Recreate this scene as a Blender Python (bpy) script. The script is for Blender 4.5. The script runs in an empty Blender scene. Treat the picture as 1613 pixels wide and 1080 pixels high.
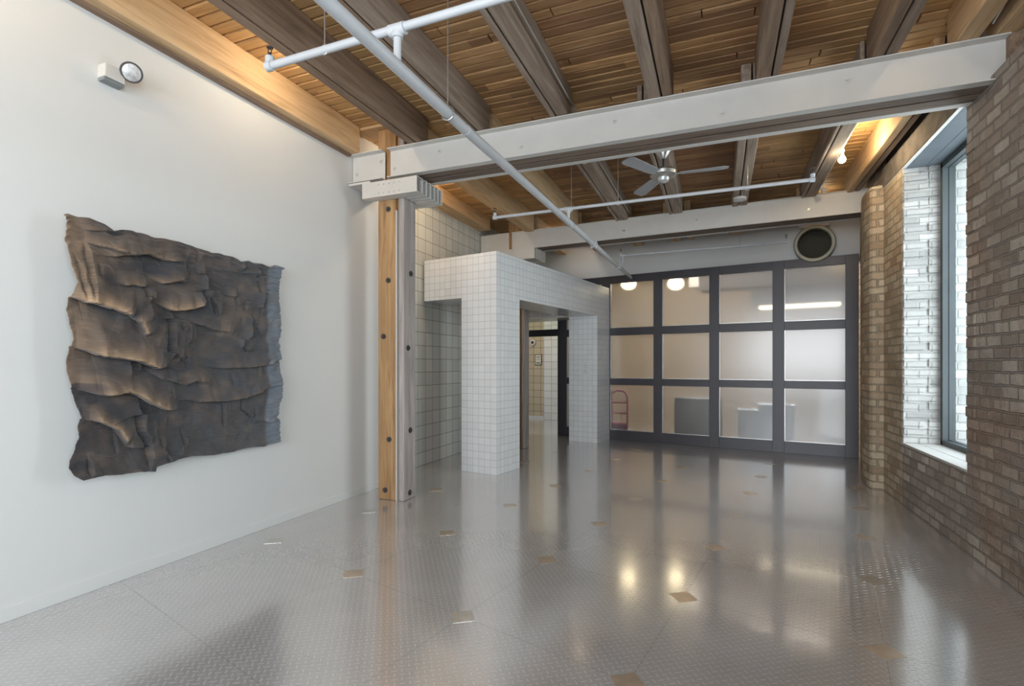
import bpy, math, random
import numpy as np
from mathutils import Vector, Matrix

random.seed(7)
C = bpy.context.scene.collection
S = bpy.context.scene

# ------------------------------------------------------------------ camera
cam_d = bpy.data.cameras.new('camera')
cam = bpy.data.objects.new('camera', cam_d)
C.objects.link(cam)
cam_d.sensor_fit = 'HORIZONTAL'
cam_d.sensor_width = 36.0
cam_d.lens = 36.0 * 815.0 / 1613.0
cam_d.shift_y = 35.0 / 1613.0
cam_d.clip_start = 0.05
cam.location = (0, 0, 1.4)
YAW = math.atan(326.0 / 815.0)
cam.rotation_euler = (math.pi / 2, 0, YAW)
S.camera = cam

# ------------------------------------------------------------------ view
S.view_settings.view_transform = 'Standard'
S.view_settings.look = 'None'
S.view_settings.gamma = 1.0
S.view_settings.use_curve_mapping = False
S.view_settings.exposure = 0.34
S.cycles.use_denoising = True
S.cycles.denoising_prefilter = 'ACCURATE'
S.cycles.max_bounces = 10
S.cycles.diffuse_bounces = 5
S.cycles.glossy_bounces = 4
S.cycles.transmission_bounces = 8
S.cycles.transparent_max_bounces = 8
S.cycles.caustics_refractive = False
S.cycles.caustics_reflective = False
S.cycles.sample_clamp_indirect = 6.0

# ------------------------------------------------------------------ daylight
world = bpy.data.worlds.new('sky')
S.world = world
world.use_nodes = True
wn = world.node_tree.nodes
wl = world.node_tree.links
wn.clear()
w_out = wn.new('ShaderNodeOutputWorld')
w_bg = wn.new('ShaderNodeBackground')
w_tc = wn.new('ShaderNodeTexCoord')
w_sep = wn.new('ShaderNodeSeparateXYZ')
w_ramp = wn.new('ShaderNodeValToRGB')
w_ramp.color_ramp.elements[0].position = 0.0
w_ramp.color_ramp.elements[0].color = (0.95, 0.97, 1.0, 1)
w_ramp.color_ramp.elements[1].position = 1.0
w_ramp.color_ramp.elements[1].color = (0.55, 0.72, 1.0, 1)
wl.new(w_tc.outputs['Generated'], w_sep.inputs[0])
wl.new(w_sep.outputs['Z'], w_ramp.inputs[0])
wl.new(w_ramp.outputs['Color'], w_bg.inputs['Color'])
w_bg.inputs['Strength'].default_value = 1.3
wl.new(w_bg.outputs[0], w_out.inputs[0])


def window_daylight(name, loc, rot, sx, sy, watts, col=(0.86, 0.93, 1.0)):
    """area light for daylight at a window; the unseen ones are added fill"""
    d = bpy.data.lights.new(name, 'AREA')
    d.shape = 'RECTANGLE'
    d.size, d.size_y = sx, sy
    d.energy = watts
    d.color = col
    o = bpy.data.objects.new(name, d)
    o.location = loc
    o.rotation_euler = rot
    C.objects.link(o)
    return o


H = math.pi / 2
window_daylight('daylight_side_window', (2.52, 5.60, 2.0), (0, H, 0), 3.2, 2.0, 105)
window_daylight('near_side_fill_daylight', (2.52, -1.5, 2.0), (0, H, 0), 3.0, 2.8, 300)  # fill for an unseen side window, added for its light
window_daylight('rear_fill_daylight', (-0.9, -3.95, 2.0), (H, 0, 0), 4.6, 2.5, 280)  # fill just inside the unseen rear windows, added to light the room


def lamp(name, loc, watts, col=(1.0, 0.78, 0.5), r=0.05):
    d = bpy.data.lights.new(name, 'POINT')
    d.energy = watts
    d.color = col
    d.shadow_soft_size = r
    o = bpy.data.objects.new(name, d)
    o.location = loc
    C.objects.link(o)
    return o


# ------------------------------------------------------------------ node helpers
class NT:
    def __init__(self, name):
        self.m = bpy.data.materials.new(name)
        self.m.use_nodes = True
        self.n = self.m.node_tree.nodes
        self.l = self.m.node_tree.links
        self.b = self.n['Principled BSDF']
        self.out = self.n['Material Output']

    def new(self, t, **kw):
        nd = self.n.new(t)
        for k, v in kw.items():
            setattr(nd, k, v)
        return nd

    def put(self, sock, v):
        if hasattr(v, 'is_linked') or isinstance(v, bpy.types.NodeSocket):
            self.l.new(v, sock)
        else:
            if isinstance(v, (tuple, list)) and len(v) == 3 and sock.type == 'RGBA':
                v = (*v, 1)
            sock.default_value = v

    def math(self, op, a, b=0.0, c=0.0):
        nd = self.new('ShaderNodeMath', operation=op)
        self.put(nd.inputs[0], a)
        self.put(nd.inputs[1], b)
        self.put(nd.inputs[2], c)
        return nd.outputs[0]

    def coords(self, kind='Object', scale=(1, 1, 1), rot=(0, 0, 0), rnd=False):
        tc = self.new('ShaderNodeTexCoord')
        v = tc.outputs[kind]
        if rnd:
            oi = self.new('ShaderNodeObjectInfo')
            sc = self.new('ShaderNodeVectorMath', operation='SCALE')
            cb = self.new('ShaderNodeCombineXYZ')
            self.put(cb.inputs[0], oi.outputs['Random'])
            self.put(cb.inputs[1], oi.outputs['Random'])
            self.put(cb.inputs[2], oi.outputs['Random'])
            self.put(sc.inputs[0], cb.outputs[0])
            sc.inputs['Scale'].default_value = 37.0
            ad = self.new('ShaderNodeVectorMath', operation='ADD')
            self.put(ad.inputs[0], v)
            self.put(ad.inputs[1], sc.outputs[0])
            v = ad.outputs[0]
        mp = self.new('ShaderNodeMapping')
        mp.inputs['Scale'].default_value = scale
        mp.inputs['Rotation'].default_value = rot
        self.put(mp.inputs[0], v)
        return mp.outputs[0]

    def noise(self, vec, scale=5, detail=4, rough=0.55, dist=0.0):
        nd = self.new('ShaderNodeTexNoise')
        self.put(nd.inputs['Vector'], vec)
        nd.inputs['Scale'].default_value = scale
        nd.inputs['Detail'].default_value = detail
        nd.inputs['Roughness'].default_value = rough
        nd.inputs['Distortion'].default_value = dist
        return nd.outputs['Fac']

    def ramp(self, fac, stops):
        nd = self.new('ShaderNodeValToRGB')
        e = nd.color_ramp.elements
        while len(e) < len(stops):
            e.new(0.5)
        for i, (p, c) in enumerate(stops):
            e[i].position = p
            e[i].color = (*c, 1) if len(c) == 3 else c
        self.put(nd.inputs[0], fac)
        return nd.outputs['Color']

    def mix(self, fac, a, b, mode='MIX'):
        nd = self.new('ShaderNodeMix', data_type='RGBA', blend_type=mode)
        self.put(nd.inputs['Factor'], fac)
        self.put(nd.inputs[6], a)
        self.put(nd.inputs[7], b)
        return nd.outputs[2]

    def bump(self, h, strength=0.5, dist=0.01):
        nd = self.new('ShaderNodeBump')
        nd.inputs['Strength'].default_value = strength
        nd.inputs['Distance'].default_value = dist
        self.put(nd.inputs['Height'], h)
        self.l.new(nd.outputs[0], self.b.inputs['Normal'])
        return nd

    def set(self, **kw):
        for k, v in kw.items():
            self.put(self.b.inputs[k.replace('_', ' ')], v)
        return self


def plain(name, col, rough=0.5, metal=0.0, var=0.06, vscale=6.0, bumpd=0.0, **kw):
    t = NT(name)
    v = t.coords()
    f = t.noise(v, vscale, 3)
    lo = tuple(max(0, c * (1 - var)) for c in col)
    hi = tuple(min(1, c * (1 + var)) for c in col)
    t.set(Base_Color=t.ramp(f, [(0.3, lo), (0.7, hi)]), Roughness=rough, Metallic=metal)
    if bumpd:
        t.bump(t.noise(v, 60, 4), 0.4, bumpd)
    for k, val in kw.items():
        t.put(t.b.inputs[k.replace('_', ' ')], val)
    return t.m


def wood(name, axis, dark, mid, light, rough=0.75, wear=0.35, bumpd=0.004):
    """old timber, grain running along the given axis"""
    t = NT(name)
    s = [14, 14, 14]
    s['xyz'.index(axis)] = 0.9
    v = t.coords(scale=tuple(s), rnd=True)
    g = t.noise(v, 1.6, 6, 0.65, 0.6)
    s2 = [3.0, 3.0, 3.0]
    s2['xyz'.index(axis)] = 0.8
    v2 = t.coords(scale=tuple(s2), rnd=True)
    blot = t.noise(v2, 0.9, 3, 0.5)
    c1 = t.ramp(g, [(0.25, dark), (0.5, mid), (0.78, light)])
    c2 = t.mix(t.ramp(blot, [(0.35, (0, 0, 0)), (0.7, (wear, wear, wear))]), c1, dark)
    t.set(Base_Color=c2, Roughness=rough)
    t.bump(g, 0.6, bumpd)
    return t.m


M = {}
M['white_paint'] = plain('white_wall_paint', (0.69, 0.69, 0.68), 0.6, 0, 0.015, 1.2, 0.0006)
M['white_steel'] = plain('white_painted_steel', (0.62, 0.60, 0.57), 0.42, 0, 0.03, 5, 0.0008)
M['pipe_white'] = plain('white_pipe_paint', (0.58, 0.595, 0.62), 0.35, 0, 0.03)
M['dark_frame'] = plain('charcoal_frame_paint', (0.048, 0.044, 0.054), 0.38, 0.1, 0.1, 2.0)
M['black_frame'] = plain('black_frame_paint', (0.015, 0.016, 0.020), 0.4)
M['win_frame'] = plain('grey_window_frame_paint', (0.055, 0.068, 0.073), 0.5)
M['soffit'] = plain('blue_grey_board', (0.11, 0.13, 0.15), 0.5)
M['steel'] = plain('brushed_steel', (0.55, 0.55, 0.54), 0.32, 0.9)
M['dark_steel'] = plain('dark_bolt_steel', (0.10, 0.09, 0.085), 0.45, 0.6)
M['duct'] = plain('olive_grey_duct_paint', (0.36, 0.34, 0.27), 0.5, 0.2)
M['duct_in'] = plain('dark_duct_lining', (0.05, 0.045, 0.03), 0.8)
M['black'] = plain('matt_black', (0.02, 0.02, 0.022), 0.5)
M['joist'] = wood('old_joist_timber', 'y', (0.12, 0.075, 0.05), (0.27, 0.18, 0.12), (0.42, 0.30, 0.21))
M['joist_grey'] = wood('grey_joist_timber', 'y', (0.17, 0.12, 0.09), (0.34, 0.26, 0.20), (0.50, 0.40, 0.32))
M['joist_amber'] = wood('amber_joist_timber', 'y', (0.38, 0.24, 0.12), (0.60, 0.41, 0.23), (0.74, 0.54, 0.33), wear=0.15)
M['beam_timber'] = wood('beam_timber', 'x', (0.08, 0.055, 0.045), (0.20, 0.145, 0.11), (0.30, 0.23, 0.18))
M['post_gold'] = wood('golden_post_timber', 'z', (0.20, 0.10, 0.045), (0.43, 0.25, 0.11), (0.60, 0.39, 0.19), 0.6, 0.6)
M['post_grey'] = wood('weathered_post_timber', 'z', (0.24, 0.20, 0.185), (0.42, 0.37, 0.345), (0.58, 0.53, 0.50), 0.7, 0.4)


def deck_mat():
    t = NT('plank_deck')
    tc = t.new('ShaderNodeTexCoord')
    sp = t.new('ShaderNodeSeparateXYZ')
    t.put(sp.inputs[0], tc.outputs['Object'])
    row = t.math('FLOOR', t.math('DIVIDE', sp.outputs[1], 0.105))
    wn_ = t.new('ShaderNodeTexWhiteNoise', noise_dimensions='1D')
    t.put(wn_.inputs['W'], row)
    r = wn_.outputs['Value']
    cx = t.math('FLOOR', t.math('ADD', t.math('DIVIDE', sp.outputs[0], 1.9), t.math('MULTIPLY', r, 7.0)))
    wn2 = t.new('ShaderNodeTexWhiteNoise', noise_dimensions='2D')
    cb = t.new('ShaderNodeCombineXYZ')
    t.put(cb.inputs[0], cx)
    t.put(cb.inputs[1], row)
    t.put(wn2.inputs['Vector'], cb.outputs[0])
    r2 = wn2.outputs['Value']
    # grain coordinates offset per board
    cb2 = t.new('ShaderNodeCombineXYZ')
    t.put(cb2.inputs[0], t.math('ADD', t.math('MULTIPLY', sp.outputs[0], 1.1), t.math('MULTIPLY', r2, 40)))
    t.put(cb2.inputs[1], t.math('MULTIPLY', sp.outputs[1], 16))
    t.put(cb2.inputs[2], t.math('MULTIPLY', r, 9))
    g = t.noise(cb2.outputs[0], 1.5, 6, 0.65, 1.2)
    base = t.ramp(g, [(0.22, (0.16, 0.075, 0.035)), (0.40, (0.46, 0.26, 0.12)), (0.62, (0.66, 0.42, 0.21)), (0.85, (0.80, 0.56, 0.30))])
    tone = t.ramp(r2, [(0.0, (0.50, 0.42, 0.38)), (0.5, (0.82, 0.78, 0.70)), (1.0, (1.15, 1.1, 1.0))])
    c = t.mix(1.0, base, tone, 'MULTIPLY')
    # reddish-brown staining by noise; base colour then turns yellower towards the sides
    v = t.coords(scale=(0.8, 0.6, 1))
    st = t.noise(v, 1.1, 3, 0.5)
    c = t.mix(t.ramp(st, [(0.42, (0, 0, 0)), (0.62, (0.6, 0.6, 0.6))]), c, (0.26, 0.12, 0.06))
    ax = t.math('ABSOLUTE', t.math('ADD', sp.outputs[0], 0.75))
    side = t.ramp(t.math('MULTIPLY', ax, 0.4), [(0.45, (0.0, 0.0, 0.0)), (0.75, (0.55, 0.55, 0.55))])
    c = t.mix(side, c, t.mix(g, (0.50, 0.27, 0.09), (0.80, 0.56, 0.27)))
    t.set(Base_Color=c, Roughness=0.6)
    t.bump(g, 0.5, 0.004)
    return t.m


M['deck'] = deck_mat()


def brick_mat(name, c1, c2, mortar, white=0.0, plane='yz', bumpd=0.012, dirt=0.6):
    t = NT(name)
    tc = t.new('ShaderNodeTexCoord')
    sp = t.new('ShaderNodeSeparateXYZ')
    t.put(sp.inputs[0], tc.outputs['Object'])
    cb = t.new('ShaderNodeCombineXYZ')
    if plane == 'yz':
        t.put(cb.inputs[0], t.math('ADD', sp.outputs[1], sp.outputs[0]))
    else:
        t.put(cb.inputs[0], sp.outputs[0])
    t.put(cb.inputs[1], sp.outputs[2])
    # wobble for hand-laid courses
    nz = t.new('ShaderNodeTexNoise')
    t.put(nz.inputs['Vector'], tc.outputs['Object'])
    nz.inputs['Scale'].default_value = 10.0
    nz.inputs['Detail'].default_value = 3
    sub = t.new('ShaderNodeVectorMath', operation='SUBTRACT')
    t.put(sub.inputs[0], nz.outputs['Color'])
    sub.inputs[1].default_value = (0.5, 0.5, 0.5)
    scl = t.new('ShaderNodeVectorMath', operation='SCALE')
    t.put(scl.inputs[0], sub.outputs[0])
    scl.inputs['Scale'].default_value = 0.024
    add = t.new('ShaderNodeVectorMath', operation='ADD')
    t.put(add.inputs[0], cb.outputs[0])
    t.put(add.inputs[1], scl.outputs[0])
    br = t.new('ShaderNodeTexBrick')
    t.put(br.inputs['Vector'], add.outputs[0])
    br.inputs['Scale'].default_value = 1.0
    br.inputs['Brick Width'].default_value = 0.205
    br.inputs['Row Height'].default_value = 0.0845
    br.inputs['Mortar Size'].default_value = 0.010
    br.inputs['Mortar Smooth'].default_value = 0.5
    br.inputs['Bias'].default_value = 0.0
    br.inputs['Color1'].default_value = (0, 0, 0, 1)
    br.inputs['Color2'].default_value = (1, 1, 1, 1)
    br.inputs['Mortar'].default_value = (0.5, 0.5, 0.5, 1)
    rnd = br.outputs['Color']
    mort = br.outputs['Fac']
    col = t.ramp(rnd, [(0.0, c1[0]), (0.35, c1[1]), (0.7, c2[0]), (1.0, c2[1])])
    v = t.coords()
    blot = t.noise(v, 1.3, 5, 0.6)
    col = t.mix(t.ramp(blot, [(0.40, (0, 0, 0)), (0.68, (dirt, dirt, dirt))]), col, c1[0])
    blot2 = t.noise(t.coords(scale=(1, 1, 1.6)), 2.3, 4, 0.6, 0.5)
    col = t.mix(t.ramp(blot2, [(0.52, (0, 0, 0)), (0.75, (0.55, 0.55, 0.55))]), col, c2[1])
    fine = t.noise(v, 45, 5, 0.7)
    col = t.mix(t.math('MULTIPLY', fine, 0.5), col, t.mix(1.0, col, (0.55, 0.52, 0.50), 'MULTIPLY'))
    col = t.mix(t.math('MULTIPLY', mort, 0.92), col, mortar)
    if not white:
        rust = t.noise(t.coords(scale=(1, 1, 1.3)), 0.9, 4, 0.6, 0.3)
        col = t.mix(t.ramp(rust, [(0.50, (0, 0, 0)), (0.66, (0.45, 0.45, 0.45))]), col, t.mix(1.0, col, (1.05, 0.74, 0.54), 'MULTIPLY'))
        lime = t.noise(v, 3.3, 6, 0.7, 0.4)
        col = t.mix(t.ramp(lime, [(0.66, (0, 0, 0)), (0.76, (0.6, 0.6, 0.6))]), col, (0.60, 0.56, 0.50))
    t.set(Base_Color=col, Roughness=0.88 if not white else 0.6)
    h = t.math('ADD', t.math('MULTIPLY', t.math('SUBTRACT', 1.0, mort), 1.0), t.math('MULTIPLY', fine, 0.55))
    h = t.math('ADD', h, t.math('MULTIPLY', t.noise(v, 11, 4, 0.6), 1.2))
    t.bump(h, 0.9, bumpd)
    return t.m


M['brick'] = brick_mat('old_common_brick', ((0.285, 0.235, 0.20), (0.37, 0.315, 0.27)), ((0.455, 0.40, 0.345), (0.64, 0.585, 0.52)), (0.27, 0.235, 0.21), dirt=0.75, bumpd=0.022)
M['brick_lamp_tint'] = brick_mat('lamplit_pier_brick', ((0.38, 0.285, 0.185), (0.49, 0.38, 0.27)), ((0.58, 0.47, 0.34), (0.68, 0.58, 0.43)), (0.36, 0.30, 0.22), dirt=0.4, bumpd=0.018)  # pier brick made lighter and yellower, lamplight put into its colour
M['brick_white'] = brick_mat('whitewashed_brick', ((0.34, 0.34, 0.33), (0.46, 0.455, 0.44)), ((0.55, 0.545, 0.525), (0.62, 0.61, 0.59)), (0.36, 0.345, 0.33), 1, 'xz', dirt=0.15, bumpd=0.005)


def tile_mat(name, col, grout, sx, sy, line, rough=0.25, var=0.06, bumpd=0.002, off=(0, 0)):
    """square glazed tiles; u = x+y along the wall, v = height"""
    t = NT(name)
    tc = t.new('ShaderNodeTexCoord')
    sp = t.new('ShaderNodeSeparateXYZ')
    t.put(sp.inputs[0], tc.outputs['Object'])
    ge = t.new('ShaderNodeNewGeometry')
    tr = t.new('ShaderNodeVectorTransform', vector_type='NORMAL', convert_from='WORLD', convert_to='OBJECT')
    t.put(tr.inputs[0], ge.outputs['True Normal'])
    sn = t.new('ShaderNodeSeparateXYZ')
    t.put(sn.inputs[0], tr.outputs[0])
    facing_x = t.math('GREATER_THAN', t.math('ABSOLUTE', sn.outputs[0]), 0.5)
    facing_z = t.math('GREATER_THAN', t.math('ABSOLUTE', sn.outputs[2]), 0.5)
    u = t.math('ADD', t.math('MULTIPLY', sp.outputs[1], facing_x), t.math('MULTIPLY', sp.outputs[0], t.math('SUBTRACT', 1.0, facing_x)))
    w = t.math('ADD', t.math('MULTIPLY', sp.outputs[1], facing_z), t.math('MULTIPLY', sp.outputs[2], t.math('SUBTRACT', 1.0, facing_z)))
    def cell(a, s, o):
        q = t.math('DIVIDE', t.math('ADD', a, o), s)
        fr = t.math('FRACT', q)
        d = t.math('MINIMUM', fr, t.math('SUBTRACT', 1.0, fr))
        return t.math('MULTIPLY', d, s), t.math('FLOOR', q)
    du, iu = cell(u, sx, off[0] + 50 * sx)
    dw, iw = cell(w, sy, off[1] + 50 * sy)
    d = t.math('MINIMUM', du, dw)
    g = t.math('SUBTRACT', 1.0, t.math('MINIMUM', t.math('DIVIDE', d, line), 1.0))
    wn_ = t.new('ShaderNodeTexWhiteNoise', noise_dimensions='2D')
    cb = t.new('ShaderNodeCombineXYZ')
    t.put(cb.inputs[0], iu)
    t.put(cb.inputs[1], iw)
    t.put(wn_.inputs['Vector'], cb.outputs[0])
    lo = tuple(c * (1 - var) for c in col)
    hi = tuple(min(1, c * (1 + var)) for c in col)
    c = t.ramp(wn_.outputs['Value'], [(0, lo), (1, hi)])
    gm = t.math('GREATER_THAN', g, 0.35)
    c = t.mix(t.math('MULTIPLY', gm, 0.9), c, grout)
    t.set(Base_Color=c, Roughness=t.math('ADD', rough, t.math('MULTIPLY', gm, 0.4)))
    t.bump(t.math('SUBTRACT', 1.0, g), 0.6, bumpd)
    return t.m


M['tile_small'] = tile_mat('small_white_tile', (0.80, 0.81, 0.82), (0.42, 0.43, 0.45), 0.0935, 0.0935, 0.0036, 0.22, 0.03)
M['tile_big'] = tile_mat('large_glazed_block', (0.62, 0.62, 0.58), (0.20, 0.20, 0.20), 0.198, 0.186, 0.0062, 0.3, 0.07, 0.004)
M['tile_beige'] = tile_mat('beige_glazed_block', (0.50, 0.42, 0.28), (0.13, 0.10, 0.07), 0.198, 0.186, 0.0075, 0.35, 0.06, 0.004)

# lattice of the checker-plate panels: corner insets sit on the lattice points
LO = (-0.20, 3.29)
LA = (0.172, 0.978)
LB = (0.955, -0.262)
INSET_ANG = math.radians(35.0)


def floor_mat():
    t = NT('checker_plate_floor')
    tc = t.new('ShaderNodeTexCoord')
    sp = t.new('ShaderNodeSeparateXYZ')
    t.put(sp.inputs[0], tc.outputs['Object'])
    X, Y = sp.outputs[0], sp.outputs[1]
    # lattice coordinates
    det = LA[0] * LB[1] - LA[1] * LB[0]
    xa = t.math('SUBTRACT', X, LO[0])
    ya = t.math('SUBTRACT', Y, LO[1])
    a = t.math('DIVIDE', t.math('SUBTRACT', t.math('MULTIPLY', xa, LB[1]), t.math('MULTIPLY', ya, LB[0])), det)
    b = t.math('DIVIDE', t.math('SUBTRACT', t.math('MULTIPLY', ya, LA[0]), t.math('MULTIPLY', xa, LA[1])), det)
    def edge(q):
        fr = t.math('FRACT', t.math('ADD', q, 50.0))
        return t.math('MINIMUM', fr, t.math('SUBTRACT', 1.0, fr))
    seam = t.math('LESS_THAN', t.math('MINIMUM', edge(a), edge(b)), 0.0028)
    # tread lugs: rows of small lens-shaped bars, alternate ones turned by 90 degrees
    s = 0.034
    th = math.radians(80 - 45)
    u = t.math('DIVIDE', t.math('ADD', t.math('MULTIPLY', X, math.cos(th)), t.math('MULTIPLY', Y, math.sin(th))), s)
    v = t.math('DIVIDE', t.math('SUBTRACT', t.math('MULTIPLY', Y, math.cos(th)), t.math('MULTIPLY', X, math.sin(th))), s)
    u = t.math('ADD', u, 500.0)
    v = t.math('ADD', v, 500.0)
    fu = t.math('SUBTRACT', t.math('FRACT', u), 0.5)
    fv = t.math('SUBTRACT', t.math('FRACT', v), 0.5)
    par = t.math('MODULO', t.math('ADD', t.math('FLOOR', u), t.math('FLOOR', v)), 2.0)
    npar = t.math('SUBTRACT', 1.0, par)
    p = t.math('ADD', t.math('MULTIPLY', fu, par), t.math('MULTIPLY', fv, npar))
    q = t.math('ADD', t.math('MULTIPLY', fv, par), t.math('MULTIPLY', fu, npar))
    e = t.math('ADD', t.math('POWER', t.math('DIVIDE', t.math('ABSOLUTE', p), 0.52), 2.0),
               t.math('POWER', t.math('DIVIDE', t.math('ABSOLUTE', q), 0.17), 2.0))
    lug = t.math('MAXIMUM', t.math('SUBTRACT', 1.0, e), 0.0)
    lugm = t.math('MINIMUM', t.math('MULTIPLY', lug, 2.2), 1.0)
    vv = t.coords()
    wear = t.noise(vv, 1.4, 4, 0.6)
    fine = t.noise(vv, 30, 3, 0.6)
    c = t.ramp(wear, [(0.3, (0.60, 0.585, 0.585)), (0.7, (0.70, 0.685, 0.685))])
    c = t.mix(t.math('MULTIPLY', lugm, 0.6), c, (0.86, 0.85, 0.84))
    c = t.mix(t.math('MULTIPLY', seam, 0.22), c, (0.05, 0.045, 0.04))
    t.set(Base_Color=c, Metallic=0.62,
          Roughness=t.math('ADD', 0.13, t.math('MULTIPLY', wear, 0.09)))
    hgt = lugm
    hgt = t.math('SUBTRACT', hgt, t.math('MULTIPLY', seam, 0.25))
    t.bump(hgt, 0.55, 0.0014)
    t.set(Coat_Weight=0.55, Coat_Roughness=0.08)
    return t.m


M['floor'] = floor_mat()
M['inset_copper'] = plain('copper_toned_inset', (0.66, 0.55, 0.44), 0.28, 0.75, 0.12, 9)
M['inset_steel'] = plain('bare_steel_inset', (0.66, 0.63, 0.58), 0.25, 0.85, 0.1, 9)


def frosted():
    t = NT('frosted_glass')
    t.n.remove(t.b)
    gl = t.new('ShaderNodeBsdfRefraction')
    gl.inputs['Color'].default_value = (0.90, 0.90, 0.90, 1)
    gl.inputs['Roughness'].default_value = 0.285
    gl.inputs['IOR'].default_value = 1.12
    di = t.new('ShaderNodeBsdfTranslucent')
    di.inputs['Color'].default_value = (0.85, 0.85, 0.85, 1)
    gs = t.new('ShaderNodeBsdfGlossy')
    gs.inputs['Roughness'].default_value = 0.22
    gs.inputs['Color'].default_value = (0.9, 0.9, 0.9, 1)
    m1 = t.new('ShaderNodeMixShader')
    m1.inputs[0].default_value = 0.06
    t.l.new(gl.outputs[0], m1.inputs[1])
    t.l.new(di.outputs[0], m1.inputs[2])
    m2 = t.new('ShaderNodeMixShader')
    m2.inputs[0].default_value = 0.07
    t.l.new(m1.outputs[0], m2.inputs[1])
    t.l.new(gs.outputs[0], m2.inputs[2])
    t.l.new(m2.outputs[0], t.out.inputs[0])
    return t.m


def clear_glass():
    t = NT('clear_window_glass')
    t.n.remove(t.b)
    tr = t.new('ShaderNodeBsdfTransparent')
    tr.inputs['Color'].default_value = (0.93, 0.96, 0.95, 1)
    gs = t.new('ShaderNodeBsdfGlossy')
    gs.inputs['Roughness'].default_value = 0.02
    lw = t.new('ShaderNodeLayerWeight')
    lw.inputs[0].default_value = 0.5
    mx = t.new('ShaderNodeMixShader')
    t.put(mx.inputs[0], t.math('ADD', 0.03, t.math('MULTIPLY', t.math('POWER', lw.outputs['Facing'], 4.0), 0.35)))
    t.l.new(tr.outputs[0], mx.inputs[1])
    t.l.new(gs.outputs[0], mx.inputs[2])
    t.l.new(mx.outputs[0], t.out.inputs[0])
    return t.m


def glow(name, col, strength):
    t = NT(name)
    t.set(Base_Color=(0.9, 0.9, 0.9), Emission_Color=col, Emission_Strength=strength)
    return t.m


M['frosted'] = frosted()
M['glass'] = clear_glass()
M['bulb'] = glow('lit_bulb', (1.0, 0.86, 0.62), 30)
M['globe'] = glow('lit_globe', (1.0, 0.82, 0.50), 22)
M['strip'] = glow('lit_strip', (1.0, 0.86, 0.6), 4)

# ------------------------------------------------------------------ mesh helpers


class MB:
    def __init__(self):
        self.v, self.f = [], []

    def box(self, x0, x1, y0, y1, z0, z1):
        b = len(self.v)
        self.v += [(x0, y0, z0), (x1, y0, z0), (x1, y1, z0), (x0, y1, z0), (x0, y0, z1), (x1, y0, z1), (x1, y1, z1), (x0, y1, z1)]
        self.f += [tuple(b + i for i in q) for q in ((0, 3, 2, 1), (4, 5, 6, 7), (0, 1, 5, 4), (1, 2, 6, 5), (2, 3, 7, 6), (3, 0, 4, 7))]
        return self

    def prism(self, pts, z0, z1):
        """polygon in plan (counter-clockwise) extruded upward"""
        b = len(self.v)
        n = len(pts)
        self.v += [(p[0], p[1], z0) for p in pts] + [(p[0], p[1], z1) for p in pts]
        self.f.append(tuple(b + i for i in reversed(range(n))))
        self.f.append(tuple(b + n + i for i in range(n)))
        for i in range(n):
            j = (i + 1) % n
            self.f.append((b + i, b + j, b + n + j, b + n + i))
        return self

    def profile(self, pts, x0, x1):
        """polygon in the y-z plane extruded along x"""
        b = len(self.v)
        n = len(pts)
        self.v += [(x0, p[0], p[1]) for p in pts] + [(x1, p[0], p[1]) for p in pts]
        self.f.append(tuple(b + i for i in reversed(range(n))))
        self.f.append(tuple(b + n + i for i in range(n)))
        for i in range(n):
            j = (i + 1) % n
            self.f.append((b + i, b + j, b + n + j, b + n + i))
        return self

    def tube(self, pts, r, n=20, caps=True):
        pts = [Vector(p) for p in pts]
        b = len(self.v)
        up = Vector((0, 0, 1))
        for i, p in enumerate(pts):
            d = (pts[min(i + 1, len(pts) - 1)] - pts[max(i - 1, 0)]).normalized()
            a = up if abs(d.z) < 0.9 else Vector((1, 0, 0))
            s = d.cross(a).normalized()
            t = s.cross(d).normalized()
            rr = r[i] if isinstance(r, (list, tuple)) else r
            for k in range(n):
                an = 2 * math.pi * k / n
                self.v.append(tuple(p + s * math.cos(an) * rr + t * math.sin(an) * rr))
        for i in range(len(pts) - 1):
            for k in range(n):
                k2 = (k + 1) % n
                self.f.append((b + i * n + k, b + i * n + k2, b + (i + 1) * n + k2, b + (i + 1) * n + k))
        if caps:
            self.f.append(tuple(b + k for k in reversed(range(n))))
            self.f.append(tuple(b + (len(pts) - 1) * n + k for k in range(n)))
        return self

    def sphere(self, c, r, n=20, m=12, sc=(1, 1, 1)):
        b = len(self.v)
        for i in range(m + 1):
            ph = math.pi * i / m
            for k in range(n):
                th = 2 * math.pi * k / n
                self.v.append((c[0] + r * sc[0] * math.sin(ph) * math.cos(th), c[1] + r * sc[1] * math.sin(ph) * math.sin(th), c[2] + r * sc[2] * math.cos(ph)))
        for i in range(m):
            for k in range(n):
                k2 = (k + 1) % n
                self.f.append((b + i * n + k, b + (i + 1) * n + k, b + (i + 1) * n + k2, b + i * n + k2))
        return self

    def build(self, name, mat, parent=None, loc=(0, 0, 0), rot=(0, 0, 0), bevel=0.0, smooth=False, seg=2):
        me = bpy.data.meshes.new(name)
        me.from_pydata(self.v, [], self.f)
        me.materials.append(mat)
        if smooth:
            me.polygons.foreach_set('use_smooth', [True] * len(me.polygons))
        me.update()
        o = bpy.data.objects.new(name, me)
        C.objects.link(o)
        o.location = loc
        o.rotation_euler = rot
        if parent is not None:
            o.parent = parent
        if bevel:
            md = o.modifiers.new('edge', 'BEVEL')
            md.width = bevel
            md.segments = seg
            md.limit_method = 'ANGLE'
        if smooth:
            w = o.modifiers.new('wn', 'EDGE_SPLIT')
            w.split_angle = math.radians(40)
        return o


def tag(o, label=None, cat=None, group=None, kind=None):
    if label:
        o['label'] = label
    if cat:
        o['category'] = cat
    if group:
        o['group'] = group
    if kind:
        o['kind'] = kind
    return o


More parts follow.
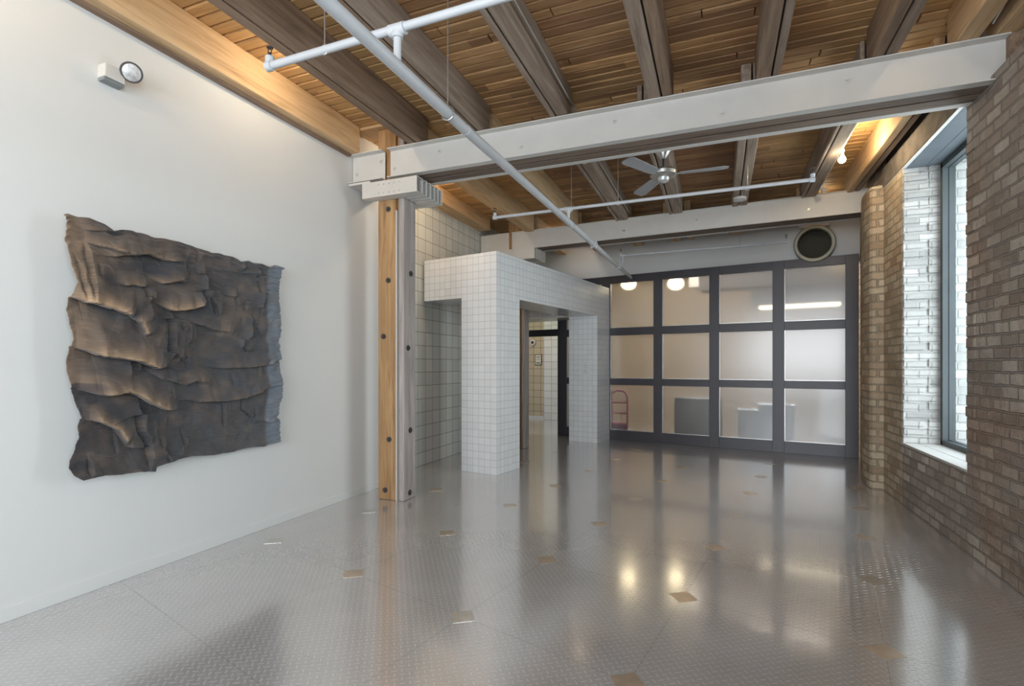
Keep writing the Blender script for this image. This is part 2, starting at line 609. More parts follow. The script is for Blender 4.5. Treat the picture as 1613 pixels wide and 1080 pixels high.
def thing(name, label, cat, loc=(0, 0, 0), rotz=0.0, group=None):
    o = bpy.data.objects.new(name, None)
    o.empty_display_size = 0.1
    C.objects.link(o)
    o.location = loc
    o.rotation_euler = (0, 0, rotz)
    return tag(o, label, cat, group)


def struct(name, mb, mat, **kw):
    return tag(mb.build(name, mat, **kw), kind='structure')


def copy_tree(o, parent=None):
    c = o.copy()
    C.objects.link(c)
    if parent is not None:
        c.parent = parent
    for ch in list(o.children):
        copy_tree(ch, c)
    return c


# ================================================================== SETTING
# floor
struct('floor', MB().box(-6.0, 3.2, -4.2, 14.2, -0.1, 0.0), M['floor'])
floor_o = bpy.data.objects['floor']
ca, sa = math.cos(INSET_ANG), math.sin(INSET_ANG)
k = 0
for i in range(-4, 8):
    for j in range(-4, 4):
        x = LO[0] + i * LA[0] + j * LB[0]
        y = LO[1] + i * LA[1] + j * LB[1]
        if j == -3:
            x, y = x - 0.06, y + 0.03
        if not (-3.52 < x < 1.62 and 1.4 < y < 8.9) or y < 1.95 - 0.2 * x:
            continue
        if abs(x + 3.16) < 0.26 and abs(y - 4.63) < 0.26:
            continue
        lx, ly = x + 2.62, y - 6.02
        if -0.75 < lx * 0.98 - ly * 0.19 < 0.15 and -0.2 < ly < 0.7:
            continue
        random.seed(i * 31 + j * 7 + 90)
        mat = M['inset_copper'] if random.random() < 0.55 else M['inset_steel']
        h = 0.0625
        MB().box(-h, h, -h, h, 0.0, 0.0007).build('floor_inset', mat, parent=floor_o, loc=(x, y, 0), rot=(0, 0, INSET_ANG))

# ceiling: tongue-and-groove deck, one mesh of boards
mb = MB()
random.seed(3)
y = -4.2
while y < 10.45:
    w = 0.105
    x0 = -4.2
    while x0 < 2.6:
        ln = random.uniform(1.2, 3.2)
        x1 = min(x0 + ln, 2.6)
        dz = random.uniform(-0.004, 0.004)
        b = len(mb.v)
        c_ = 0.007
        mb.v += [(x0 + .002, y, 3.93 + dz), (x1 - .002, y, 3.93 + dz), (x1 - .002, y + w, 3.93 + dz), (x0 + .002, y + w, 3.93 + dz),
                 (x0 + .003, y + .004, 3.912 + dz), (x1 - .003, y + .004, 3.912 + dz), (x1 - .003, y + w - .004, 3.912 + dz), (x0 + .003, y + w - .004, 3.912 + dz),
                 (x0 + .006, y + .013, 3.90 + dz), (x1 - .006, y + .013, 3.90 + dz), (x1 - .006, y + w - .013, 3.90 + dz), (x0 + .006, y + w - .013, 3.90 + dz)]
        mb.f += [tuple(b + q for q in fc) for fc in ((8, 11, 10, 9), (0, 4, 5, 1), (1, 5, 6, 2), (2, 6, 7, 3), (3, 7, 4, 0), (4, 8, 9, 5), (5, 9, 10, 6), (6, 10, 11, 7), (7, 11, 8, 4))]
        x0 = x1
    y += w
mb.box(-4.2, 2.6, -4.2, 10.5, 3.93, 4.0)
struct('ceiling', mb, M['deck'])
struct('ceiling_kitchen', MB().box(-6.0, 3.2, 10.5, 14.2, 3.6, 3.7), M['white_paint'])

# left wall, baseboard, alcove wall
struct('wall_left', MB().box(-4.0, -3.616, -4.2, 5.02, 0, 3.93), M['white_paint'])
struct('baseboard_left', MB().box(-3.616, -3.607, -4.0, 5.02, 0.0, 0.075), M['white_paint'], bevel=0.002)
struct('wall_alcove', MB().box(-4.1, -3.85, 5.02, 8.12, 0, 3.70).box(-4.1, -3.85, 8.12, 10.0, 0, 3.93), M['tile_big'])
struct('trim_1', MB().box(-3.616, -3.57, -4.0, 4.40, 3.585, 3.607), M['joist'])

# rear wall behind the viewer; its two windows are added to bring in daylight
struct('wall_rear', MB().box(-4.0, -3.2, -4.2, -4.0, 0, 3.93).box(1.4, 2.4, -4.2, -4.0, 0, 3.93)
       .box(-3.2, 1.4, -4.2, -4.0, 0, 0.75).box(-3.2, 1.4, -4.2, -4.0, 3.25, 3.93).box(-1.0, -0.8, -4.2, -4.0, 0.75, 3.25), M['white_paint'])
wf = struct('window_3', MB().box(-3.2, 1.4, -4.13, -4.07, 0.75, 0.81).box(-3.2, 1.4, -4.13, -4.07, 3.19, 3.25)
            .box(-3.2, -3.14, -4.13, -4.07, 0.8, 3.2).box(1.34, 1.4, -4.13, -4.07, 0.8, 3.2)
            .box(-2.13, -2.07, -4.13, -4.07, 0.8, 3.2).box(0.27, 0.33, -4.13, -4.07, 0.8, 3.2), M['win_frame'])
MB().box(-3.14, 1.34, -4.105, -4.095, 0.8, 3.2).build('pane', M['glass'], parent=wf)

# right wall: brick, with a deep window recess and a pier
XW = 1.715
wr = MB()
wr.box(XW, 2.45, -4.2, -2.75, 0, 3.36)
wr.box(XW, 2.45, -2.75, -0.25, 0, 0.60)
wr.box(XW, 2.45, -0.25, 4.835, 0, 3.36)
wr.box(XW, 2.45, 4.835, 6.30, 0, 0.60)
wr.box(1.86, 2.45, -4.2, 4.42, 3.36, 3.93)
wr.box(1.76, 2.45, 4.86, 7.0, 3.60, 3.93)
struct('wall_right', wr, M['brick'])
# pier with rounded nose and the set-back stretch to the glazed partition
pier = [(2.45, 6.32), (XW, 6.32)]
pier += [(XW, 6.93), (1.66, 6.95), (1.615, 6.96), (1.595, 7.0), (1.593, 7.2), (1.605, 7.38), (1.64, 7.58), (1.70, 7.80), (1.79, 8.2), (1.88, 8.7), (1.975, 9.13), (2.0, 9.4), (2.45, 9.4)]
wp = struct('wall_pier', MB().prism(list(reversed(pier)), 0, 3.42).box(1.76, 2.45, 6.95, 7.82, 3.42, 3.93).prism(list(reversed([(2.45, 7.82), (1.78, 7.82), (1.80, 8.2), (1.89, 8.7), (1.98, 9.13), (2.0, 9.4), (2.45, 9.4)])), 3.42, 3.93), M['brick_lamp_tint'])
# toothed brick edges of the recess (courses end unevenly)
wj = MB()
random.seed(11)
z = 0.0
while z < 3.36:
    d = random.uniform(0.0, 0.014)
    if z > 0.60:
        wj.box(XW - random.uniform(0.0, 0.006), XW + 0.12, 4.70, 4.838 + d, z + 0.004, z + 0.080)
    z += 0.0845
y = 4.87
while y < 6.28:
    w = random.uniform(0.07, 0.13)
    wj.box(XW - random.uniform(0.0, 0.010), XW + 0.1, y, y + w - 0.006, 0.52, 0.600 + random.uniform(-0.018, 0.004))
    y += w
struct('trim_2', wj, M['brick'], bevel=0.006)
# window jambs and sill, whitewashed
j = MB().box(XW + 0.004, 2.44, 6.30, 6.33, 0.60, 3.40)
z = 0.62
while z < 3.36:
    for xx in (XW + 0.004, XW + 0.21):
        d = random.uniform(0.0, 0.010)
        x1 = min(xx + 0.2 + random.uniform(-0.03, 0.03), 2.04)
        j.box(xx + random.uniform(0, 0.008), x1, 6.293 - d, 6.31, z + 0.004, z + 0.079)
    z += 0.0845
j.box(2.14, 2.44, 6.285, 6.31, 0.60, 3.40)
j.box(XW + 0.13, 2.44, 4.825, 4.85, 0.60, 3.36)
struct('wall_jamb', j, M['brick_white'], bevel=0.004)
struct('trim_3', MB().box(XW - 0.004, 2.02, 4.84, 6.30, 0.60, 0.622).box(2.14, 2.5, 4.84, 6.30, 0.58, 0.60), M['brick_white'], bevel=0.004)
# rough concrete header band over the recess, board soffit under it
struct('trim_4', MB().box(1.705, 1.80, 4.86, 6.95, 3.385, 3.60), plain('rough_header_plaster', (0.17, 0.145, 0.125), 0.9, 0, 0.45, 5, 0.006))
struct('trim_5', MB().box(1.712, 1.745, 4.86, 6.95, 3.375, 3.392), M['white_paint'])
struct('trim_6', MB().box(1.745, 1.90, 4.84, 6.30, 3.372, 3.40).box(1.904, 2.06, 4.84, 6.30, 3.372, 3.40).box(1.745, 2.45, 4.84, 6.95, 3.40, 3.60), M['soffit'])


def side_window(n, y0, y1, z0, z1, xf):
    f = MB()
    f.box(xf, xf + 0.05, y0, y0 + 0.05, z0, z1).box(xf, xf + 0.05, y1 - 0.05, y1, z0, z1)
    f.box(xf, xf + 0.05, y0, y1, z0, z0 + 0.05).box(xf, xf + 0.05, y0, y1, z1 - 0.05, z1)
    w = struct('window_%d' % n, f, M['win_frame'], bevel=0.003)
    g = MB()
    g.box(xf + 0.05, xf + 0.10, y0 + 0.02, y0 + 0.055, z0 + 0.02, z1 - 0.02).box(xf + 0.05, xf + 0.10, y1 - 0.055, y1 - 0.02, z0 + 0.02, z1 - 0.02)
    g.box(xf + 0.05, xf + 0.10, y0, y1, z0 + 0.02, z0 + 0.055).box(xf + 0.05, xf + 0.10, y0, y1, z1 - 0.055, z1 - 0.02)
    g.build('sash', M['win_frame'], parent=w, bevel=0.003)
    MB().box(xf + 0.072, xf + 0.078, y0 + 0.05, y1 - 0.05, z0 + 0.05, z1 - 0.05).build('pane', M['glass'], parent=w)
    r = MB()
    zz = z0 + 0.25
    while zz < z1:
        r.sphere((xf + 0.05, y1 - 0.022, zz), 0.004, 8, 6)
        zz += 0.30
    r.build('rivet', M['steel'], parent=w, smooth=True)
    return w


side_window(1, 4.85, 6.285, 0.62, 3.372, 2.02)
side_window(2, -2.75, -0.25, 0.60, 3.36, 2.02)  # unseen window, added to bring daylight into the near end
struct('trim_7', MB().box(2.0, 2.45, -2.75, -0.25, 3.36, 3.45), M['brick_white'])
# pavement outside the windows
tag(MB().box(2.46, 14, -9, 18, -0.6, -0.5).build('ground_outside', plain('pale_concrete', (0.6, 0.6, 0.58), 0.9)), kind='structure')

# ---------------------------------------------------- tiled portal (built in its own frame)
PA = math.radians(-10.6)
PC = (-2.62, 6.02)
p = MB()
T, W = 0.0935, 0.561
p.box(-W, 0, 0, 6 * T, 0, 2.29)                       # near leg
p.box(-1.22, 0, 0, 6 * T, 2.29, 2.85)                # header to the alcove wall
p.box(-W, 0, 6 * T, 3.22, 2.29, 2.85)                # long header
p.box(-W, 0, 3.22, 3.84, 0, 2.85)                    # far leg
p.box(-1.95, -W, 3.22, 3.84, 2.29, 2.85)             # header behind
struct('wall_portal', p, M['tile_small'], loc=(*PC, 0), rot=(0, 0, PA))

# ---------------------------------------------------- glazed partition
GA = math.radians(-9.06)
GP = (-1.889, 9.747)
g = thing('glazed_partition', 'charcoal-framed wall of twelve frosted glass panes closing the end of the room', 'glass wall', (*GP, 0), GA)
cols = [(-0.92, -0.19), (-0.02, 0.80), (0.955, 1.755), (1.915, 2.725), (2.895, 3.715)]
rows = [(0.185, 1.03), (1.155, 1.96), (2.10, 2.94)]
stiles = [(-1.085, -0.92), (-0.19, -0.02), (0.80, 0.955), (1.755, 1.915), (2.725, 2.895), (3.715, 3.885)]
rails = [(0.0, 0.185), (1.03, 1.155), (1.96, 2.10), (2.94, 3.075)]
for a, b in stiles:
    MB().box(a, b, 0, 0.09, 0, 3.075).build('stile', M['dark_frame'], parent=g, bevel=0.003)
for a, b in rails:
    r = MB()
    for (c0, c1) in cols:
        r.box(c0, c1, 0.004, 0.086, a, b)
    r.build('rail', M['dark_frame'], parent=g, bevel=0.002)
for (c0, c1) in cols:
    for (r0, r1) in rows:
        MB().box(c0, c1, 0.048, 0.054, r0, r1).build('glass_pane', M['frosted'], parent=g)
bd = MB()
for (c0, c1) in cols:
    for (r0, r1) in rows:
        bd.box(c0, c1, 0.032, 0.047, r0, r0 + 0.008).box(c0, c0 + 0.008, 0.032, 0.047, r0, r1)
bd.build('glazing_bead', M['steel'], parent=g)
# doorway frame to the left of the partition
d = thing('door_frame', 'black doorway frame with glass transom, behind the white tiled portal', 'doorway', (*GP, 0), GA)
MB().box(-1.11, -1.086, -0.01, 0.10, 0, 3.07).build('jamb', M['black_frame'], parent=d, bevel=0.003)
MB().box(-2.05, -1.95, -0.01, 0.10, 0, 3.07).build('jamb', M['black_frame'], parent=d, bevel=0.003)
MB().box(-1.95, -1.11, 0.0, 0.09, 1.985, 2.12).build('transom_bar', M['black_frame'], parent=d, bevel=0.003)
MB().box(-1.95, -1.11, 0.0, 0.09, 2.94, 3.07).build('head', M['black_frame'], parent=d, bevel=0.003)
MB().box(-1.95, -1.11, 0.045, 0.05, 2.12, 2.94).build('transom_pane', M['glass'], parent=d)

# white wall over the partition
struct('wall_back', MB().box(-2.1, 3.95, 0.12, 0.24, 3.02, 3.93), M['white_paint'], loc=(*GP, 0), rot=(0, 0, GA))

# ---------------------------------------------------- the rooms behind the partition
kit = MB().box(-6.0, 3.2, 14.0, 14.2, 0, 3.7)
kit.box(2.85, 3.05, 9.35, 14.0, 0, 3.93)
struct('wall_kitchen', kit, plain('warm_kitchen_wall', (0.72, 0.62, 0.51), 0.6, 0, 0.08, 0.8))
struct('wall_corridor', MB().box(-6.0, -4.17, 12.93, 13.1, 0, 3.6), M['tile_beige'])
struct('wall_corridor_return', MB().box(-4.17, -2.75, 12.60, 12.9, 0, 3.6).box(-2.95, -2.75, 10.6, 12.6, 0, 3.6), M['tile_big'])
struct('wall_corridor_left', MB().box(-6.0, -5.8, 9.9, 13, 0, 3.6), M['tile_beige'])
struct('baseboard_corridor', MB().box(-5.8, -4.17, 12.915, 12.93, 0, 0.06), M['white_paint'])

sg = thing('wall_notice', 'small black-framed notice on the beige tiled corridor wall', 'sign', (-4.42, 12.925, 1.40))
MB().box(-0.095, 0.095, -0.015, 0.0, 0.0, 0.29).build('frame', M['black'], parent=sg, bevel=0.004)
MB().box(-0.078, 0.078, -0.018, -0.014, 0.017, 0.273).build('sheet', plain('notice_paper', (0.66, 0.63, 0.56), 0.6), parent=sg)
for z_, w_ in ((0.225, 0.05), (0.20, 0.06), (0.150, 0.055), (0.068, 0.06), (0.056, 0.06), (0.044, 0.05)):
    MB().box(-w_, w_, -0.0195, -0.0175, z_, z_ + 0.008).build('printed_line', M['black'], parent=sg)
bl = thing('corridor_speaker', 'round white wall fixture high on the beige corridor tiles', 'wall fixture', (-4.57, 12.93, 2.0))
MB().tube([(0, 0, 0), (0, -0.06, 0)], [0.085, 0.075], 24).build('housing', M['white_steel'], parent=bl, smooth=True)
MB().tube([(0, -0.055, 0), (0, -0.075, 0)], [0.04, 0.035], 20).build('lens', M['black'], parent=bl, smooth=True)

# hand truck just behind the first frosted pane
ht = thing('hand_truck', 'pink tubular hand truck behind the lowest left frosted pane', 'hand truck', (-1.78, 10.02, 0.0), GA)
pk = plain('pink_tube_paint', (0.75, 0.10, 0.38), 0.45)
arc = [(-0.16, 0, 0.05), (-0.16, 0, 0.78), (-0.13, 0, 0.86), (-0.06, 0, 0.91), (0.06, 0, 0.91), (0.13, 0, 0.86), (0.16, 0, 0.78), (0.16, 0, 0.05)]
MB().tube(arc, 0.019, 12).build('frame', pk, parent=ht, smooth=True)
for zz in (0.28, 0.48, 0.68):
    MB().tube([(-0.16, 0, zz), (0.16, 0, zz)], 0.016, 10).build('crossbar', pk, parent=ht, smooth=True)
MB().box(-0.19, 0.19, 0.0, 0.26, 0.025, 0.05).build('toe_plate', pk, parent=ht, bevel=0.004)
for sx in (-0.19, 0.19):
    MB().tube([(sx - 0.025, 0.03, 0.1), (sx + 0.025, 0.03, 0.1)], 0.1, 24).build('wheel', M['white_steel'], parent=ht, smooth=True)
MB().box(-0.15, 0.15, 0.0, 0.09, 0.07, 0.26).build('axle_housing', pk, parent=ht, bevel=0.01)

# kitchen equipment seen blurred through the frosted glass


def gx(s, dist):
    """point a given distance behind the partition, s along it"""
    return (GP[0] + s * math.cos(GA) - dist * math.sin(GA), GP[1] + s * math.sin(GA) + dist * math.cos(GA))


def cabinet(name, label, cat, s0, s1, dist, dep, z1, mat, doors, handle=True, legs=0.06):
    c = thing(name, label, cat, (*gx((s0 + s1) / 2, dist), 0.0), GA)
    w = (s1 - s0) / 2
    MB().box(-w, w, 0.0, dep, legs, z1 - 0.03).build('body', mat, parent=c, bevel=0.006)
    MB().box(-w - 0.015, w + 0.015, -0.015, dep, z1 - 0.03, z1).build('top', M['steel'], parent=c, bevel=0.004)
    for i in range(doors):
        a = -w + 2 * w * i / doors
        b_ = -w + 2 * w * (i + 1) / doors
        dd = MB().box(a + 0.006, b_ - 0.006, -0.018, 0.0, legs + 0.01, z1 - 0.05).build('door', mat, parent=c, bevel=0.004)
        if handle:
            MB().tube([(b_ - 0.05, -0.045, z1 - 0.3), (b_ - 0.05, -0.045, z1 - 0.12)], 0.008, 10).build('handle', M['steel'], parent=dd, smooth=True)
    for sx in (-w + 0.05, w - 0.05):
        for sy in (0.05, dep - 0.05):
            MB().tube([(sx, sy, 0), (sx, sy, legs)], 0.02, 10).build('foot', M['black'], parent=c, smooth=True)
    return c


dark = plain('charcoal_appliance', (0.018, 0.018, 0.020), 0.6, 0.0)
bright = plain('bright_appliance_enamel', (0.80, 0.88, 0.95), 0.3)
cabinet('kitchen_cabinet', 'low charcoal cabinet behind the second frosted pane of the bottom row', 'cabinet', 0.99, 1.78, 0.75, 0.5, 0.80, dark, 2)
cabinet('kitchen_cabinet', 'low charcoal cabinet behind the third frosted pane of the bottom row', 'cabinet', 2.46, 3.0, 0.7, 0.5, 0.74, dark, 1)
cabinet('dish_washer', 'slim grey appliance between the two charcoal cabinets behind the glass', 'appliance', 2.10, 2.42, 0.85, 0.45, 0.62, plain('grey_enamel', (0.38, 0.38, 0.38), 0.4), 1)
cabinet('refrigerator', 'pale blue-white appliance behind the bottom right frosted pane', 'refrigerator', 3.38, 4.12, 2.0, 0.45, 0.98, bright, 2)
M['hood_steel'] = plain('dull_hood_steel', (0.30, 0.29, 0.27), 0.5, 0.3)
hd = thing('extractor_hood', 'long stainless extractor hood hanging behind the top right frosted panes', 'extractor hood', (*gx(3.25, 1.9), 2.56), GA)
MB().profile([(0, 0), (0.7, 0), (0.7, 0.5), (0.3, 0.5), (0, 0.2)], -1.05, 0.85).build('canopy', M['hood_steel'], parent=hd, bevel=0.006)
MB().box(-0.9, 0.45, 0.1, 0.3, -0.03, 0.0).build('light_strip', M['strip'], parent=hd)
MB().tube([(0.60, 0.35, 0.5), (0.60, 0.35, 1.04)], 0.13, 28).build('flue', M['steel'], parent=hd, smooth=True)
MB().box(-0.95, -0.35, 0.15, 0.6, 0.5, 0.9).build('fan_box', M['dark_steel'], parent=hd, bevel=0.005)

vd = thing('ventilation_duct', 'dark square ventilation duct under the ceiling behind the top row of panes', 'duct', (*gx(2.1, 1.2), 2.86), GA)

MB().box(-0.75, 1.5, 0, 0.5, 0, 0.55).build('duct_run', dark, parent=vd, bevel=0.005)
MB().box(-0.95, -0.75, 0.08, 0.42, 0.08, 0.45).build('duct_end', M['steel'], parent=vd, bevel=0.005)

for i, (x, y, lab) in enumerate([(-1.80, 11.24, 'glowing globe lamp behind the top left frosted pane'), (-0.86, 11.60, 'glowing globe lamp behind the second frosted pane of the top row')]):
    gl_ = thing('globe_lamp', lab, 'lamp', (x, y, 3.60), 0, 'globe lamps behind the glass')
    MB().tube([(0, 0, 0), (0, 0, -0.02)], 0.07, 20).build('canopy', M['white_steel'], parent=gl_, smooth=True)
    MB().tube([(0, 0, -0.02), (0, 0, -0.36)], 0.012, 10).build('stem', M['white_steel'], parent=gl_, smooth=True)
    MB().sphere((0, 0, -0.45), 0.15, 24, 14, (1, 1, 0.8)).build('globe', M['globe'], parent=gl_, smooth=True)
# kitchen ceiling wash
kl = bpy.data.lights.new('kitchen_ceiling_light', 'AREA')
kl.shape = 'RECTANGLE'
kl.size, kl.size_y, kl.energy, kl.color = 3.0, 0.5, 105, (1, 0.86, 0.72)
ko = bpy.data.objects.new('kitchen_ceiling_light', kl)
ko.location = (0.3, 10.45, 3.5)
C.objects.link(ko)
cl = bpy.data.lights.new('corridor_ceiling_light', 'AREA')
cl.size, cl.energy, cl.color = 0.8, 16, (1, 0.86, 0.62)
co = bpy.data.objects.new('corridor_ceiling_light', cl)
co.location = (-4.3, 11.4, 3.5)
C.objects.link(co)

# notice plate on the far portal leg
c10, s10 = math.cos(PA), math.sin(PA)
npx = (PC[0] + -0.22 * c10 - 3.22 * s10, PC[1] + -0.22 * s10 + 3.22 * c10)
nt = thing('tile_notice', 'small white notice plate on the far tiled portal leg', 'sign', (*npx, 1.2), PA)
MB().box(-0.08, 0.08, -0.008, 0.0, 0.0, 0.25).build('plate', plain('notice_plate', (0.74, 0.75, 0.75), 0.4), parent=nt, bevel=0.002)
M['faded_print'] = plain('faded_print', (0.4, 0.4, 0.42), 0.6)
for z_ in (0.19, 0.15, 0.10, 0.07):
    MB().box(-0.05, 0.04, -0.0095, -0.0075, z_, z_ + 0.006).build('printed_line', M['faded_print'], parent=nt)

# ================================================================== JOISTS


def joist(label, x0, x1, y0, y1, z0, z1, mat, gap=None, mat2=None):
    t = thing('ceiling_joist', label, 'joist', ((x0 + x1) / 2, y0, z0), 0, 'timber joists under the plank ceiling')
    c = (x0 + x1) / 2
    L = y1 - y0
    if gap is None:
        MB().box(x0 - c, x1 - c, 0, L, 0, z1 - z0).build('timber', mat, parent=t, bevel=0.008)
    else:
        MB().box(x0 - c, gap - 0.006 - c, 0, L, 0, z1 - z0).build('timber', mat, parent=t, bevel=0.010)
        MB().box(gap + 0.006 - c, x1 - c, 0, L, 0.004, z1 - z0).build('timber', mat2 or mat, parent=t, bevel=0.010)
    return t


ZT = 3.899
JB = 3.607
near = [
    (-3.60, -3.49, None, 'amber timber joist running along the top of the white left wall', M['joist_amber'], None),
    (-2.885, -2.73, -2.80, 'dark timber joist second from the white wall, in the near ceiling bay', M['joist'], M['joist']),
    (-2.195, -2.05, -2.12, 'timber joist above the white sprinkler pipe, in the near ceiling bay', M['joist'], M['joist_grey']),
    (-1.395, -1.235, -1.345, 'near-bay timber joist with a thin conduit along its right side', M['joist_grey'], M['joist_grey']),
    (-0.545, -0.355, -0.44, 'near-bay split timber joist meeting the steel beam at its middle', M['joist_grey'], M['joist']),
    (0.265, 0.435, 0.375, 'near-bay split timber joist right of the ceiling centre', M['joist'], M['joist_grey']),
    (1.02, 1.18, 1.10, 'near-bay timber joist with a lit right face, third from the brick wall', M['joist'], M['joist_grey']),
    (1.50, 1.63, None, 'pale lit near-bay joist, second from the brick wall', M['joist_amber'], None),
    (1.72, 1.85, None, 'near-bay timber joist tight against the brick wall', M['joist_amber'], None),
]
for x0, x1, gp, lab, m1, m2 in near:
    joist(lab, x0, x1, -4.0, 4.55 if x0 > -3 else 4.44, JB, ZT, m1, gp, m2)
mid = [
    (-2.99, -2.83, None, 'amber-edged joist beyond the steel beam, second from the tiled wall', M['joist_amber'], None),
    (-2.235, -2.08, None, 'joist beyond the steel beam crossing above the white sprinkler pipe', M['joist_amber'], None),
    (-1.465, -1.285, -1.42, 'grey split joist beyond the steel beam with a conduit and sprinkler head', M['joist_grey'], M['joist_grey']),
    (-0.68, -0.49, -0.63, 'grey joist beyond the steel beam carrying the ceiling fan', M['joist_grey'], M['joist_grey']),
    (0.17, 0.36, 0.255, 'grey split joist beyond the steel beam with a round white disc under its end', M['joist_grey'], M['joist_grey']),
    (1.01, 1.175, 1.05, 'grey joist beyond the steel beam beside the lit spotlight', M['joist_grey'], M['joist_grey']),
]
for x0, x1, gp, lab, m1, m2 in mid:
    joist(lab, x0, x1, 4.70, 8.06 if x0 < -1 else 7.93, JB, ZT, m1, gp, m2)
joist('broad amber joist resting along the top of the large-tiled wall', -3.85, -3.62, 4.9, 8.06, 3.70, ZT, M['joist_amber'])
joist('amber joist beyond the steel beam, right of the lit spotlight', 1.52, 1.66, 4.86, 7.9, JB, ZT, M['joist_amber'], 1.60, M['joist_grey'])
for i, (x0, x1) in enumerate([(-2.99, -2.83), (-2.235, -2.08), (-1.465, -1.285), (-0.80, -0.62), (-0.50, -0.40), (0.17, 0.36), (1.01, 1.175)]):
    ye = GP[1] + ((x0 + x1) / 2 - GP[0]) * math.tan(GA) + 0.10
    joist(['joist seen under the far beam, first from the left above the tiled portal', 'joist seen under the far beam, second from the left above the tiled portal',
           'joist under the far beam just left of the end of the white pipe', 'joist under the far beam just right of the end of the white pipe',
           'narrow joist under the far beam, fifth from the left', 'joist under the far beam above the third column of panes',
           'joist under the far beam left of the round duct'][i], x0, x1, 8.25, ye, JB, ZT, M['joist_amber'])

# ================================================================== BEAMS


def channel_pts(y, z0, z1, fl, th=0.009, out=-1):
    """C section in y-z; web at y, flanges reaching out by fl"""
    o = out
    pts = [(y, z0), (y, z1), (y + o * fl, z1), (y + o * fl, z1 - th), (y + o * th, z1 - th * 1.3), (y + o * th, z0 + th * 1.3), (y + o * fl, z0 + th), (y + o * fl, z0)]
    return pts if o < 0 else list(reversed(pts))


def beam(name, label, loc, rot, x0, x1, split, zb, zt):
    """two steel channels bolted either side of a pair of timbers; local y=0 is the outer edge of the near flange"""
    t = thing(name, label, 'beam', loc, rot)
    s0, s1 = split
    for a, b in ((x0, s0), (s1, x1)):
        MB().profile(channel_pts(0.082, zb, zt, 0.075), a, b).build('steel_channel', M['white_steel'], parent=t, bevel=0.002)
    MB().profile(channel_pts(0.332, zb, zt, 0.065, out=1), x0, x1).build('steel_channel', M['white_steel'], parent=t, bevel=0.002)
    for ya, yb in ((0.084, 0.195), (0.219, 0.330)):
        for a, b in ((x0 + 0.02, -3.34), (-2.985, x1 - 0.02)):
            if b - a > 0.05:
                MB().box(a, b, ya, yb, zb + 0.001, zt - 0.002).build('timber', M['beam_timber'], parent=t, bevel=0.004)
    xs = [x0 + 0.05, s0 - 0.05, s1 + 0.05] + [x0 + 1.05 + 0.86 * i for i in range(int((x1 - x0 - 1.3) / 0.86) + 1)]
    zc = (zb + zt) / 2
    for i, xb in enumerate(xs):
        zz = zc + (0.05 if i % 2 else -0.04)
        b_ = MB().tube([(xb, 0.075, zz), (xb, 0.065, zz)], 0.022, 16)
        b_.tube([(xb, 0.067, zz), (xb, 0.051, zz)], 0.012, 6)
        b_.build('bolt', M['white_steel'], parent=t)
    return t


b1 = beam('steel_beam', 'long white steel and timber beam crossing the room overhead, nearest the viewer', (0, 4.40, 0), 0, -3.61, 1.80, (-3.20, -3.135), 3.308, 3.607)
MB().box(1.795, 1.86, 0.02, 0.40, 3.308, 3.607).build('end_block', M['joist'], parent=b1)
B2A = math.atan2(7.74 - 8.15, 1.75 + 3.84)
B2 = (-3.84, 8.12)
c2, s2 = math.cos(B2A), math.sin(B2A)
b2 = thing('steel_beam', 'white steel and timber beam farther back, in front of the charcoal glazed wall', 'beam', (*B2, 0), B2A)
L2 = 5.60
for a, b in ((0.0, 0.545), (0.60, L2)):
    MB().profile(channel_pts(0.03, 3.335, 3.635, 0.028), a, b).build('steel_channel', M['white_steel'], parent=b2, bevel=0.002)
MB().profile(channel_pts(0.30, 3.335, 3.635, 0.075, out=1), 0, L2).build('steel_channel', M['white_steel'], parent=b2, bevel=0.002)
for ya, yb in ((0.032, 0.155), (0.17, 0.298)):
    MB().box(0.90, L2 - 0.02, ya, yb, 3.337, 3.606).build('timber', M['beam_timber'], parent=b2, bevel=0.004)
    MB().box(0.02, 0.48, ya, yb, 3.345, 3.606).build('timber', M['beam_timber'], parent=b2, bevel=0.004)
for i, xb in enumerate((0.12, 0.50, 0.66, 1.0, 2.5, 3.55, 4.95)):
    zz = 3.47 + (0.02 if i % 2 else -0.02)
    MB().tube([(xb, 0.024, zz), (xb, 0.010, zz)], 0.016, 12).build('bolt', M['steel'] if i > 3 else M['white_steel'], parent=b2)

# ================================================================== COLUMNS


def column(label, x0, x1, y0, y1, ztop, rz=0.0, grp='timber columns'):
    t = thing('timber_column', label, 'column', (x0, y0, 0), rz)
    w, dpt = x1 - x0, y1 - y0
    MB().box(0, w * 0.70, 0, dpt, 0, ztop).build('timber', M['post_gold'], parent=t, bevel=0.010)
    MB().box(w * 0.79, w, 0.004, dpt, 0, ztop).build('timber', M['post_grey'], parent=t, bevel=0.010)
    MB().box(w * 0.69, w * 0.80, 0.035, dpt - 0.01, 0, ztop).build('filler_strip', M['post_gold'], parent=t)
    return t


